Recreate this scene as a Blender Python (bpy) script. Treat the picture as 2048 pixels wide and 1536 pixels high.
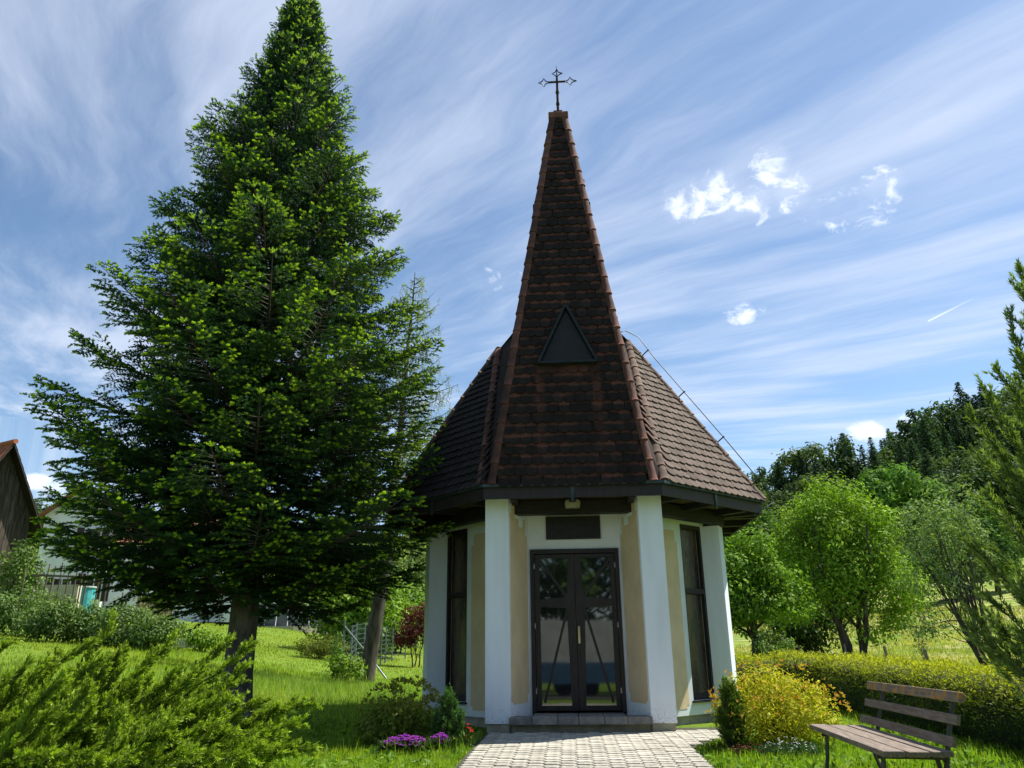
import bpy, math, random
import numpy as np
from mathutils import Matrix, Vector

# ------------------------------------------------------------------ scene, camera, sky, sun
for _o in list(bpy.data.objects):
    bpy.data.objects.remove(_o, do_unlink=True)
SC = bpy.context.scene
COL = SC.collection
R = math.radians
rng = np.random.default_rng(7)
random.seed(7)

FPX, PITCH, ROLL, EYE = 1538.13, .334, -.0109, .9736       # focal length in pixels of a 2048-wide frame
cam_data = bpy.data.cameras.new('camera')
cam_data.sensor_width = 36.0
cam_data.lens = FPX / 2048 * 36.0
cam_data.clip_start = .05
cam_data.clip_end = 3000
cam = bpy.data.objects.new('camera', cam_data)
COL.objects.link(cam)
cam.matrix_world = (Matrix.Translation((0, 0, EYE)) @ Matrix.Rotation(math.pi / 2 + PITCH, 4, 'X') @ Matrix.Rotation(ROLL, 4, 'Z'))
SC.camera = cam

SUN_EL, SUN_DIR = R(58.5), Vector((.93, .37, 0)).normalized()
SUN_AZ = math.atan2(SUN_DIR.x, SUN_DIR.y)                   # clockwise from +Y
SUN_VEC = Vector((SUN_DIR.x * math.cos(SUN_EL), SUN_DIR.y * math.cos(SUN_EL), math.sin(SUN_EL)))
sun_data = bpy.data.lights.new('sun', 'SUN')
sun_data.energy = 5.0
sun_data.angle = R(.53)
sun_data.color = (1.0, .95, .86)
sun = bpy.data.objects.new('sun', sun_data)
COL.objects.link(sun)
sun.rotation_euler = SUN_VEC.to_track_quat('Z', 'Y').to_euler()
sun.location = (20, 10, 40)

SC.view_settings.view_transform = 'Standard'
SC.view_settings.look = 'None'
SC.view_settings.exposure = 0.9
SC.view_settings.gamma = 1.0
SC.view_settings.use_curve_mapping = False
SC.render.engine = 'CYCLES'
SC.cycles.max_bounces = 8
SC.cycles.transparent_max_bounces = 8
SC.cycles.use_denoising = True

def pix_ray(px, py):
    cr, sr = math.cos(-ROLL), math.sin(-ROLL)
    u, w = px - 1024, py - 768
    u, w = u * cr - w * sr, u * sr + w * cr
    c, s = math.cos(PITCH), math.sin(PITCH)
    a, b, d = u / FPX, 1.0, -w / FPX
    return Vector((a, b * c - d * s, b * s + d * c))

def at(px, py, Y):
    """point of the place seen at photo pixel (px, py) when it stands Y metres in front of the camera"""
    d = pix_ray(px, py)
    return Vector((0, 0, EYE)) + d * (Y / d.y)

# ---- node helpers
class NT:
    def __init__(self, tree):
        self.t = tree
    def n(self, kind, **kw):
        nd = self.t.nodes.new(kind)
        for k, v in kw.items():
            setattr(nd, k, v)
        return nd
    def put(self, sock, v):
        if isinstance(v, bpy.types.NodeSocket):
            self.t.links.new(v, sock)
        elif v is not None:
            sock.default_value = v
    def m(self, op, a, b=None, c=None, clamp=False):
        nd = self.n('ShaderNodeMath', operation=op, use_clamp=clamp)
        for i, v in enumerate((a, b, c)):
            self.put(nd.inputs[i], v)
        return nd.outputs[0]
    def v(self, op, a, b=None, scale=None):
        nd = self.n('ShaderNodeVectorMath', operation=op)
        self.put(nd.inputs[0], a)
        if b is not None:
            self.put(nd.inputs[1], b)
        if scale is not None:
            self.put(nd.inputs['Scale'], scale)
        return nd.outputs['Value'] if op in ('DOT_PRODUCT', 'LENGTH', 'DISTANCE') else nd.outputs['Vector']
    def xyz(self, x, y, z):
        nd = self.n('ShaderNodeCombineXYZ')
        for i, v in enumerate((x, y, z)):
            self.put(nd.inputs[i], v)
        return nd.outputs[0]
    def sep(self, v):
        nd = self.n('ShaderNodeSeparateXYZ')
        self.put(nd.inputs[0], v)
        return nd.outputs
    def noise(self, vec, scale=1., detail=4., rough=.55, dist=0.):
        nd = self.n('ShaderNodeTexNoise')
        self.put(nd.inputs['Vector'], vec)
        nd.inputs['Scale'].default_value = scale
        nd.inputs['Detail'].default_value = detail
        nd.inputs['Roughness'].default_value = rough
        nd.inputs['Distortion'].default_value = dist
        return nd.outputs['Fac']
    def vor(self, vec, scale=1., feature='F1', out='Distance'):
        nd = self.n('ShaderNodeTexVoronoi', feature=feature)
        self.put(nd.inputs['Vector'], vec)
        nd.inputs['Scale'].default_value = scale
        return nd.outputs[out]
    def step(self, x, lo, hi, a=0., b=1.):
        nd = self.n('ShaderNodeMapRange', interpolation_type='SMOOTHSTEP')
        for i, v in enumerate((x, lo, hi, a, b)):
            self.put(nd.inputs[i], v)
        return nd.outputs[0]
    def mix(self, fac, a, b, blend='MIX'):
        nd = self.n('ShaderNodeMix', data_type='RGBA', blend_type=blend)
        self.put(nd.inputs[0], fac)
        self.put(nd.inputs[6], a if isinstance(a, bpy.types.NodeSocket) else (*a, 1))
        self.put(nd.inputs[7], b if isinstance(b, bpy.types.NodeSocket) else (*b, 1))
        return nd.outputs[2]
    def coord(self, which='Object', obj=None):
        nd = self.n('ShaderNodeTexCoord')
        if obj:
            nd.object = obj
        return nd.outputs[which]
    def attr(self, name, out='Color'):
        nd = self.n('ShaderNodeAttribute', attribute_name=name)
        return nd.outputs[out]
    def bump(self, height, strength=.4, distance=.01):
        nd = self.n('ShaderNodeBump')
        nd.inputs['Strength'].default_value = strength
        nd.inputs['Distance'].default_value = distance
        self.put(nd.inputs['Height'], height)
        return nd.outputs[0]

# ---- world: Nishita sky with high cirrus streaks and a few small cumulus puffs
world = bpy.data.worlds.new('World')
SC.world = world
world.use_nodes = True
W = NT(world.node_tree)
world.node_tree.nodes.clear()
sky = W.n('ShaderNodeTexSky', sky_type='NISHITA')
sky.sun_disc = False
sky.sun_elevation = SUN_EL
sky.sun_rotation = SUN_AZ
sky.altitude = 450
sky.air_density = 1.0
sky.dust_density = .55
sky.ozone_density = 2.2
D = W.v('NORMALIZE', W.coord('Generated'))
VP = pix_ray(103, 956).normalized()                         # the streaks run towards this point
NN = (Vector((0, 0, 1)) - VP * VP.z).normalized()
BB = VP.cross(NN)
dn = W.m('MAXIMUM', W.v('DOT_PRODUCT', D, tuple(NN)), .06)
along = W.m('DIVIDE', W.v('DOT_PRODUCT', D, tuple(VP)), dn)
across = W.m('DIVIDE', W.v('DOT_PRODUCT', D, tuple(BB)), dn)
warp = W.noise(W.xyz(W.m('MULTIPLY', along, .8), W.m('MULTIPLY', across, .8), 0.), 1., 3.)
acw = W.m('ADD', across, W.m('MULTIPLY', W.m('SUBTRACT', warp, .5), .35))
n1 = W.noise(W.xyz(W.m('MULTIPLY', along, .45), W.m('MULTIPLY', acw, 3.2), 3.1), 1., 8., .6)
n2 = W.noise(W.xyz(W.m('MULTIPLY', along, .4), W.m('MULTIPLY', acw, 1.1), 8.7), 1., 3., .5)
n3 = W.noise(W.xyz(W.m('MULTIPLY', along, 1.6), W.m('MULTIPLY', acw, 9.), 1.2), 1., 6., .65)
dens = W.m('ADD', W.m('MULTIPLY', n1, .55), W.m('ADD', W.m('MULTIPLY', n2, .75), W.m('MULTIPLY', n3, .18)))
cirrus = W.step(dens, .60, 1.02, 0., .66)
base_sky = W.mix(1., sky.outputs[0], (.85, .90, .89), 'MULTIPLY')
col = W.mix(cirrus, base_sky, (4.7, 5.15, 6.1))
puffs = [  # photo pixel of the centre, half width, half height, weight
    (1375, 395, 70, 70, .8), (1440, 375, 80, 50, .85), (1490, 405, 85, 60, .75), (1545, 335, 55, 55, .95), (1585, 375, 60, 60, .85), (1690, 425, 120, 60, .5), (1765, 375, 60, 55, .6),
    (985, 556, 75, 32, .62), (1478, 627, 46, 28, .75), (1525, 618, 22, 14, .5), (1745, 862, 60, 26, 1.), (1815, 840, 45, 26, 1.),
    (60, 965, 60, 22, 1.), (150, 975, 70, 28, 1.), (230, 990, 60, 22, .9)]
CAMR = cam.matrix_world.to_3x3()
tot = None
for (px, py, hw, hh, wt) in puffs:
    c0 = pix_ray(px, py).normalized()
    ax = (pix_ray(px + 5, py).normalized() - pix_ray(px - 5, py).normalized()) / 10
    ay = (pix_ray(px, py + 5).normalized() - pix_ray(px, py - 5).normalized()) / 10
    ax, ay = ax / (ax.length ** 2 * hw), ay / (ay.length ** 2 * hh)
    q = W.v('SUBTRACT', D, tuple(c0))
    u, w_ = W.v('DOT_PRODUCT', q, tuple(ax)), W.v('DOT_PRODUCT', q, tuple(ay))
    r2 = W.m('ADD', W.m('MULTIPLY', u, u), W.m('MULTIPLY', w_, w_))
    g = W.m('MULTIPLY', W.m('SUBTRACT', 1., r2, clamp=True), wt)
    tot = g if tot is None else W.m('MAXIMUM', tot, g)
pn = W.noise(W.v('MULTIPLY', D, (1., 1., 1.25)), 26., 12., .66, .5)
pn2 = W.noise(D, 15., 5., .55, .4)
pz = W.m('ADD', W.m('MULTIPLY', W.m('SUBTRACT', pn, .5), 4.2), W.m('MULTIPLY', W.m('SUBTRACT', pn2, .5), 1.6))
pm = W.m('ADD', tot, W.m('MULTIPLY', pz, W.m('MINIMUM', W.m('MULTIPLY', tot, 5.), 1.)))
puff = W.m('MAXIMUM', W.step(pm, .36, 1.5, 0., .97), W.step(W.m('ADD', tot, W.m('MULTIPLY', W.m('SUBTRACT', pn2, .5), 1.2)), .15, 1.2, 0., .2))
col = W.mix(puff, col, (6.3, 6.7, 7.4))
# a short contrail
ca, cb = pix_ray(1855, 643).normalized(), pix_ray(1960, 590).normalized()
cd = (cb - ca); cl = cd.length; cd = cd / cl
cn = cd.cross((ca + cb).normalized()).normalized()
q = W.v('SUBTRACT', D, tuple(ca))
cu = W.m('DIVIDE', W.v('DOT_PRODUCT', q, tuple(cd)), cl)
cv = W.m('ABSOLUTE', W.v('DOT_PRODUCT', q, tuple(cn)))
trail = W.m('MULTIPLY', W.m('MULTIPLY', W.step(cu, 0., .02), W.step(cu, .1, 1.1, 1., 0.)), W.step(cv, .0002, .0016, .34, 0.))
col = W.mix(trail, col, (8.5, 9., 10.))
bg = W.n('ShaderNodeBackground')
bg.inputs['Strength'].default_value = .1
W.put(bg.inputs['Color'], col)
wo = W.n('ShaderNodeOutputWorld')
W.t.links.new(bg.outputs[0], wo.inputs['Surface'])

# ------------------------------------------------------------------ object helpers
def tag(o, label=None, cat=None, group=None, kind=None):
    for k, v in (('label', label), ('category', cat), ('group', group), ('kind', kind)):
        if v is not None:
            o[k] = v
    return o

def empty(name, loc=(0, 0, 0), rz=0.):
    o = bpy.data.objects.new(name, None)
    o.empty_display_size = .2
    COL.objects.link(o)
    o.location = loc
    o.rotation_euler = (0, 0, rz)
    return o

def link(name, me, parent=None, loc=None):
    o = bpy.data.objects.new(name, me)
    COL.objects.link(o)
    if parent is not None:
        o.parent = parent
    if loc is not None:
        o.location = loc
    return o

def arr_mesh(name, V, F, mat, col=None, smooth=False, uv=None):
    """mesh straight from numpy arrays; F is (M, k) with a fixed k"""
    V = np.ascontiguousarray(V, dtype=np.float32)
    F = np.ascontiguousarray(F, dtype=np.int32)
    me = bpy.data.meshes.new(name)
    k = F.shape[1]
    me.vertices.add(len(V))
    me.vertices.foreach_set('co', V.ravel())
    me.loops.add(F.size)
    me.loops.foreach_set('vertex_index', F.ravel())
    me.polygons.add(len(F))
    me.polygons.foreach_set('loop_start', np.arange(0, F.size, k, dtype=np.int32))
    if smooth:
        me.polygons.foreach_set('use_smooth', np.ones(len(F), dtype=bool))
    if col is not None:
        a = me.attributes.new('col', 'FLOAT_COLOR', 'POINT')
        c4 = np.ones((len(V), 4), dtype=np.float32)
        c4[:, :3] = col
        a.data.foreach_set('color', c4.ravel())
    me.materials.append(mat)
    me.update(calc_edges=True)
    return me

class MB:
    """collects small shapes; build() links them as one mesh object"""
    def __init__(self):
        self.v, self.f = [], []
    def add(self, vs, fs):
        o = len(self.v)
        self.v += [tuple(p) for p in vs]
        self.f += [tuple(i + o for i in f) for f in fs]
        return self
    def box(self, x0, x1, y0, y1, z0, z1, M=None):
        vs = [(x, y, z) for z in (z0, z1) for y in (y0, y1) for x in (x0, x1)]
        if M is not None:
            vs = [M @ Vector(p) for p in vs]
        return self.add(vs, [(0, 2, 3, 1), (4, 5, 7, 6), (0, 1, 5, 4), (2, 6, 7, 3), (0, 4, 6, 2), (1, 3, 7, 5)])
    def prism(self, poly, fn, d0, d1):
        """poly: 2-D outline; fn(u, v, d) -> point; extruded from d0 to d1"""
        n = len(poly)
        vs = [fn(u, v, d0) for u, v in poly] + [fn(u, v, d1) for u, v in poly]
        fs = [tuple(range(n)), tuple(range(2 * n - 1, n - 1, -1))]
        fs += [(i, i + n, (i + 1) % n + n, (i + 1) % n) for i in range(n)]
        return self.add(vs, fs)
    def tube(self, pts, rad, sides=6, cap=True):
        V, F = tube_arrays(pts, rad, sides)
        o = len(self.v)
        self.v += [tuple(p) for p in V]
        self.f += [tuple(int(i) + o for i in f) for f in F]
        if cap:
            n = len(pts)
            self.f.append(tuple(o + i for i in range(sides))[::-1])
            self.f.append(tuple(o + (n - 1) * sides + i for i in range(sides)))
        return self
    def beam(self, a, b, w, h, up=(0, 0, 1)):
        a, b = Vector(a), Vector(b)
        t = (b - a).normalized()
        s = t.cross(Vector(up)).normalized()
        u = s.cross(t)
        vs = [p + s * (w / 2 * i) + u * (h / 2 * j) for p in (a, b) for j in (-1, 1) for i in (-1, 1)]
        return self.add(vs, [(0, 2, 3, 1), (4, 5, 7, 6), (0, 1, 5, 4), (2, 6, 7, 3), (0, 4, 6, 2), (1, 3, 7, 5)])
    def mesh(self, name, mat, smooth=False):
        me = bpy.data.meshes.new(name)
        me.from_pydata(self.v, [], self.f)
        me.materials.append(mat)
        if smooth:
            me.polygons.foreach_set('use_smooth', np.ones(len(me.polygons), dtype=bool))
        me.update()
        import bmesh
        b = bmesh.new(); b.from_mesh(me)
        bmesh.ops.recalc_face_normals(b, faces=b.faces)
        b.to_mesh(me); b.free()
        return me
    def build(self, name, mat, parent=None, smooth=False, bevel=0.):
        o = link(name, self.mesh(name, mat, smooth), parent)
        if bevel:
            m = o.modifiers.new('bevel', 'BEVEL')
            m.width = bevel; m.segments = 2; m.limit_method = 'ANGLE'
        return o

def tube_arrays(pts, rad, sides=6):
    P = np.array([tuple(p) for p in pts], dtype=float)
    n = len(P)
    rad = np.broadcast_to(np.asarray(rad, dtype=float), (n,))
    T = np.gradient(P, axis=0)
    T /= np.linalg.norm(T, axis=1, keepdims=True) + 1e-9
    ref = np.array([0, 0, 1.]) if abs(T[0, 2]) < .9 else np.array([1., 0, 0])
    S = np.cross(T, ref); S /= np.linalg.norm(S, axis=1, keepdims=True) + 1e-9
    U = np.cross(S, T)
    a = np.arange(sides) * 2 * np.pi / sides
    V = P[:, None] + rad[:, None, None] * (np.cos(a)[None, :, None] * S[:, None] + np.sin(a)[None, :, None] * U[:, None])
    i = np.arange(n - 1)[:, None] * sides
    j = np.arange(sides)[None]
    k = (j + 1) % sides
    F = np.stack([i + j, i + k, i + sides + k, i + sides + j], -1).reshape(-1, 4)
    return V.reshape(-1, 3), F

class Tubes:
    def __init__(self):
        self.V, self.F, self.n = [], [], 0
    def add(self, pts, rad, sides=5):
        V, F = tube_arrays(pts, rad, sides)
        self.V.append(V); self.F.append(F + self.n); self.n += len(V)
    def mesh(self, name, mat):
        return arr_mesh(name, np.concatenate(self.V), np.concatenate(self.F), mat, smooth=True)

# ------------------------------------------------------------------ materials
MATS = {}
def material(name):
    m = bpy.data.materials.new(name)
    m.use_nodes = True
    t = NT(m.node_tree)
    m.node_tree.nodes.clear()
    out = t.n('ShaderNodeOutputMaterial')
    b = t.n('ShaderNodeBsdfPrincipled')
    t.t.links.new(b.outputs[0], out.inputs['Surface'])
    MATS[name] = m
    return m, t, b, out

def simple(name, c1, c2=None, scale=6., rough=.8, bump=0., bscale=60., stretch=(1, 1, 1), coord='Object', metal=0., detail=5., lo=.35, hi=.65, spec=.3, rnd=0.):
    m, t, b, out = material(name)
    v = t.v('MULTIPLY', t.coord(coord), stretch)
    if c2 is not None:
        f = t.step(t.noise(v, scale, detail, .6), lo, hi)
        c = t.mix(f, c1, c2)
    else:
        c = t.mix(0., c1, c1)
    if rnd:
        oi = t.n('ShaderNodeObjectInfo')
        k = t.m('ADD', t.m('MULTIPLY', oi.outputs['Random'], rnd), 1 - rnd / 2)
        c = t.v('SCALE', c, scale=k)
    t.put(b.inputs['Base Color'], c)
    b.inputs['Roughness'].default_value = rough
    b.inputs['Metallic'].default_value = metal
    b.inputs['Specular IOR Level'].default_value = spec
    if bump:
        t.put(b.inputs['Normal'], t.bump(t.noise(v, bscale, 4.), bump, .01))
    return m

def leaf_mat(name, trans=.4, tint=(1.15, 1.2, .55), gloss=.04, rough=.45):
    m = bpy.data.materials.new(name)
    m.use_nodes = True
    t = NT(m.node_tree)
    m.node_tree.nodes.clear()
    out = t.n('ShaderNodeOutputMaterial')
    c = t.attr('col')
    d = t.n('ShaderNodeBsdfDiffuse'); t.put(d.inputs[0], c)
    tr = t.n('ShaderNodeBsdfTranslucent'); t.put(tr.inputs[0], t.mix(1., c, tint, 'MULTIPLY'))
    s = t.n('ShaderNodeMixShader'); s.inputs[0].default_value = trans
    t.t.links.new(d.outputs[0], s.inputs[1]); t.t.links.new(tr.outputs[0], s.inputs[2])
    g = t.n('ShaderNodeBsdfGlossy'); g.inputs['Roughness'].default_value = rough
    g.inputs[0].default_value = (1, 1, 1, 1)
    s2 = t.n('ShaderNodeMixShader'); s2.inputs[0].default_value = gloss
    t.t.links.new(s.outputs[0], s2.inputs[1]); t.t.links.new(g.outputs[0], s2.inputs[2])
    t.t.links.new(s2.outputs[0], out.inputs['Surface'])
    MATS[name] = m
    return m

LEAF = leaf_mat('leaf', .32, (1.25, 1.3, .5), .012, .6)
NEEDLE = leaf_mat('needle', .32, (1.25, 1.35, .45), .012, .6)
GRASS = leaf_mat('grass_blade', .5, (1.2, 1.3, .45), .012, .6)
PETAL = leaf_mat('petal', .3, (1, 1, 1), .02, .6)
BARK = simple('bark', (.035, .027, .02), (.10, .085, .07), 9., .9, .8, 30., (1, 1, .25))
BARK2 = simple('bark_fir', (.05, .042, .036), (.16, .14, .12), 5., .9, .7, 22., (1, 1, .5))

# ------------------------------------------------------------------ terrain
_ctrl = [(0, -3, -.45), (-8, -3, -.4), (8, -3, -.4), (0, 0, -.38), (-5, 1, -.3), (5, 1, -.3), (0, 3.5, -.2), (-5, 4, -.15), (4.5, 4, -.18), (2.7, 6, -.1), (-4, 6.5, -.05),
         (0, 6.2, -.08), (0, 8.5, 0), (-4, 8.5, 0), (3, 9, 0.), (5, 8, .0), (1, 10.5, 0), (-1.5, 10, 0), (3.6, 10.5, .02), (-4, 11.3, .05), (1, 13, .03), (-2, 13, .04), (4, 13, .05), (1, 16, .08),
         (0, -60, -1), (-60, -40, 0), (60, -40, 0), (0, -300, 4), (-300, -200, 6), (300, -200, 6), (-60, 10, 7), (60, 10, 5), (-300, 60, 40), (300, 60, 60)]
for px, py, Y in [(0, 1242, 24), (0, 1292, 17.5), (200, 1286, 22), (330, 1296, 20), (0, 1330, 14), (250, 1350, 14), (560, 1256, 34), (560, 1300, 25), (560, 1345, 19), (730, 1364, 19), (700, 1325, 24), (820, 1332, 25), (850, 1300, 38),
                  (0, 1200, 45), (200, 1225, 45), (100, 1150, 110), (700, 1245, 62), (800, 1200, 120), (1100, 1190, 110), (1480, 1316, 22), (1700, 1320, 24), (1900, 1345, 16), (1850, 1305, 26), (2100, 1320, 22),
                  (1850, 1225, 50), (1850, 1152, 80), (1600, 1230, 75), (2150, 1150, 75), (1450, 1150, 130), (1500, 1100, 160), (1700, 1050, 165), (1900, 985, 170), (2200, 940, 170), (1300, 1130, 165), (600, 1100, 260), (1700, 1000, 320), (2200, 900, 320), (0, 1080, 300)]:
    p = at(px, py, Y)
    _ctrl.append((p.x, p.y, p.z))
_ctrl = np.array(_ctrl, dtype=float)
_n = len(_ctrl)
def _kern(a, b):
    return np.sqrt(((a[:, None] - b[None]) ** 2).sum(-1) + .5)
_A = np.zeros((_n + 3, _n + 3))
_A[:_n, :_n] = _kern(_ctrl[:, :2], _ctrl[:, :2]) - np.eye(_n) * .25
_A[:_n, _n] = 1; _A[:_n, _n + 1:] = _ctrl[:, :2]
_A[_n:, :_n] = _A[:_n, _n:].T
_wts = np.linalg.solve(_A, np.concatenate([_ctrl[:, 2], np.zeros(3)]))
def ground_z(x, y):
    x = np.atleast_1d(np.asarray(x, float)); y = np.atleast_1d(np.asarray(y, float))
    out = np.empty(len(x))
    for s in range(0, len(x), 20000):
        q = np.stack([x[s:s + 20000], y[s:s + 20000]], -1)
        out[s:s + 20000] = _kern(q, _ctrl[:, :2]) @ _wts[:_n] + _wts[_n] + q @ _wts[_n + 1:]
    return out
def gz(x, y):
    return float(ground_z(x, y)[0])

# ground material: mown lawn, straw-dry patches on the far meadow, bare soil by the beds
m, t, b, out = material('ground_cover')
P = t.coord('Object')
big = t.noise(P, .35, 5., .6)
mid = t.noise(P, 2.2, 6., .65)
fine = t.noise(P, 26., 5., .7)
c = t.mix(t.step(mid, .35, .68), (.12, .21, .02), (.19, .29, .03))
c = t.mix(t.step(fine, .3, .75), t.v('SCALE', c, scale=.62), c)
sp = t.sep(P)
far = t.step(sp[1], 15., 26.)
right = t.step(sp[0], 2., 9.)
dry = t.m('MULTIPLY', t.m('MULTIPLY', far, right), t.step(t.noise(P, .55, 6., .7), .42, .66, 0., .8))
c = t.mix(dry, c, (.42, .36, .18))
c = t.mix(t.m('MULTIPLY', far, t.step(big, .45, .7, 0., .5)), c, (.25, .30, .05))
t.put(b.inputs['Base Color'], c)
b.inputs['Roughness'].default_value = .95
b.inputs['Specular IOR Level'].default_value = .1
t.put(b.inputs['Normal'], t.bump(t.m('ADD', fine, mid), .8, .05))
GROUND = m

na, rad = 220, np.concatenate([[0.], np.geomspace(.6, 900, 130)])
ang = np.arange(na) * 2 * np.pi / na
gx = (rad[:, None] * np.sin(ang)[None]).ravel()
gy = 6 + (rad[:, None] * np.cos(ang)[None]).ravel()
V = np.stack([gx, gy, ground_z(gx, gy) - .012], -1)
i = np.arange(len(rad) - 1)[:, None] * na; j = np.arange(na)[None]; k = (j + 1) % na
F = np.stack([i + j, i + na + j, i + na + k, i + k], -1).reshape(-1, 4)
ground = link('ground', arr_mesh('ground', V, F, GROUND, smooth=True))
tag(ground, 'green lawn and meadow rising to the hills behind', None, kind='structure')

# ------------------------------------------------------------------ foliage generators (numpy)
def unit(a):
    return a / (np.linalg.norm(a, axis=-1, keepdims=True) + 1e-9)

def leaf_arrays(P, D, N, L, Wd, C):
    """one folded rhombus per leaf: base P, axis D, blade normal N, length L, width Wd, colour C"""
    n = len(P)
    S = unit(np.cross(D, N))
    L = np.broadcast_to(np.asarray(L, float), (n,))[:, None]; Wd = np.broadcast_to(np.asarray(Wd, float), (n,))[:, None]
    V = np.empty((n, 4, 3))
    V[:, 0] = P
    V[:, 1] = P + D * L * .45 + S * Wd * .5 + N * Wd * .12
    V[:, 2] = P + D * L - N * L * .10
    V[:, 3] = P + D * L * .45 - S * Wd * .5 + N * Wd * .12
    F = np.arange(n * 4).reshape(n, 4)
    return V.reshape(-1, 3), F, np.repeat(C, 4, axis=0)

def rand_dirs(n):
    return unit(rng.normal(size=(n, 3)))

def vary(c1, c2, n, dark=.25):
    k = rng.random((n, 1))
    c = np.array(c1) * (1 - k) + np.array(c2) * k
    return c * (1 - dark * rng.random((n, 1)))

def clump_leaves(centres, radii, counts, c1, c2, leaf, up=.35, flat=.75, shell=.55, aspect=.55):
    """leaves on the outer shell of many small clumps"""
    Ps, Ds, Ns, Cs = [], [], [], []
    for cpos, r, n in zip(centres, radii, counts):
        d = rand_dirs(n)
        rr = r * (shell + (1 - shell) * rng.random((n, 1))) * (1 + .25 * rng.normal(size=(n, 1)))
        p = np.array(cpos) + d * rr * np.array([1, 1, flat])
        ax = unit(d * .6 + rand_dirs(n) * .8 + np.array([0, 0, -.15]))
        nn = unit(d * .75 + rand_dirs(n) * .45 + np.array([0, 0, up]))
        Ps.append(p); Ds.append(ax); Ns.append(nn)
        Cs.append(vary(c1, c2, n) * (.72 + .5 * rng.random()))
    P, D_, N_, C = (np.concatenate(q) for q in (Ps, Ds, Ns, Cs))
    D_ = unit(D_ - N_ * (D_ * N_).sum(-1, keepdims=True))
    s = leaf * (.7 + .6 * rng.random(len(P)))
    return leaf_arrays(P, D_, N_, s, s * aspect, C)

def ellip_points(n, c, r, shell=.35):
    d = rand_dirs(n)
    k = (shell ** 3 + (1 - shell ** 3) * rng.random((n, 1))) ** (1 / 3)
    return np.array(c) + d * k * np.array(r)

def curve_pts(a, b, sag=.0, n=7, jit=.0):
    a, b = np.array(a, float), np.array(b, float)
    tt = np.linspace(0, 1, n)[:, None]
    L = np.linalg.norm(b - a)
    p = a + (b - a) * tt
    p[:, 2] += sag * L * np.sin(np.pi * tt[:, 0])
    if jit:
        p[1:-1] += rng.normal(size=(n - 2, 3)) * jit * L
    return p

def broadleaf(name, label, cat, base, height, lobes, nclump, per, leaf, c1, c2, trunk_r=.12, group=None, trunks=1, clump_r=.45, bark=None,
              up=.35, flat=.75, aspect=.55, limbs=14, fork=.28, crown_name='crown', lean=(0, 0)):
    """lobes: list of (dx, dy, z, rx, ry, rz) relative to the base"""
    bx, by = base
    bz = gz(bx, by)
    root = empty(name, (bx, by, bz))
    tag(root, label, cat, group)
    vol = np.array([l[3] * l[4] * l[5] for l in lobes]) ** .7
    cnt = np.maximum(1, (nclump * vol / vol.sum()).astype(int))
    cen = np.concatenate([ellip_points(n, l[:3], l[3:]) for n, l in zip(cnt, lobes)])
    cr = clump_r * (.6 + .8 * rng.random(len(cen)))
    V, F, C = clump_leaves(cen, cr, [max(6, int(per * (r / clump_r) ** 1.5)) for r in cr], c1, c2, leaf, up, flat, aspect=aspect)
    link(crown_name, arr_mesh(crown_name, V, F, LEAF, C), root)
    if trunk_r:
        T = Tubes()
        for k in range(trunks):
            a = 2 * math.pi * k / max(trunks, 1) + .5
            off = np.array([math.cos(a), math.sin(a), 0]) * (0 if trunks == 1 else trunk_r * 2.2)
            top = np.array([lean[0], lean[1], 0]) + off * (1 if trunks == 1 else 4.5) + np.array([0, 0, height * .72])
            r0 = trunk_r * (1 if trunks == 1 else .7)
            pts = curve_pts(off + np.array([0, 0, -.15]), top, 0, 9, .012)
            T.add(pts, np.linspace(r0 * 1.25, r0 * .25, 9), 7)
            sel = cen[rng.choice(len(cen), min(limbs, len(cen)), replace=False)]
            for q in sel:
                f = fork + (.6 - fork) * rng.random()
                st = pts[int(f * 8)]
                T.add(curve_pts(st, q, .06, 6, .03), np.linspace(r0 * .42, r0 * .06, 6), 5)
        link('trunk', T.mesh('trunk', bark or BARK), root)
    return root

def sprays(P, D, L, width, ncard, c_in, c_tip, leafl=.05, leafw=.018, droop=.0):
    """feathery plumes (juniper, cypress): around every axis P..P+D*L many small scale-leaf slivers, short at the tip"""
    n = len(P)
    t = rng.random((n, ncard)) ** .8
    side = unit(np.cross(D, rand_dirs(n)))[:, None]
    side2 = np.cross(D[:, None], side)
    a = rng.random((n, ncard, 1)) * 2 * np.pi
    rad = side * np.cos(a) + side2 * np.sin(a)
    Wd = np.broadcast_to(np.asarray(width, float), (n,))[:, None, None]
    L = np.broadcast_to(np.asarray(L, float), (n,))[:, None, None]
    w = Wd * (1 - t[..., None]) ** .7 * rng.random((n, ncard, 1))
    p = P[:, None] + D[:, None] * L * t[..., None] + rad * w
    p[..., 2] -= droop * (t ** 2) * L[..., 0]
    ax = unit(D[:, None] * 1.0 + rad * .55 + rng.normal(size=p.shape) * .22)
    nn = unit(rad + rng.normal(size=p.shape) * .6)
    k = (t[..., None] * .75 + .25 * rng.random((n, ncard, 1)))
    c = np.array(c_in) * (1 - k) + np.array(c_tip) * k
    c = c * (.75 + .5 * rng.random((n, 1, 1)))
    ll = (leafl * (.6 + .8 * rng.random((n, ncard)))).ravel()
    sd = np.cross(ax, nn).reshape(-1, 3) * (ll * leafw / leafl * .5)[:, None]
    p, ax = p.reshape(-1, 3), ax.reshape(-1, 3)
    V = np.stack([p - sd, p + sd, p + ax * ll[:, None]], 1).reshape(-1, 3)
    return V, np.arange(len(V)).reshape(-1, 3), np.repeat(c.reshape(-1, 3), 3, axis=0)

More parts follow.
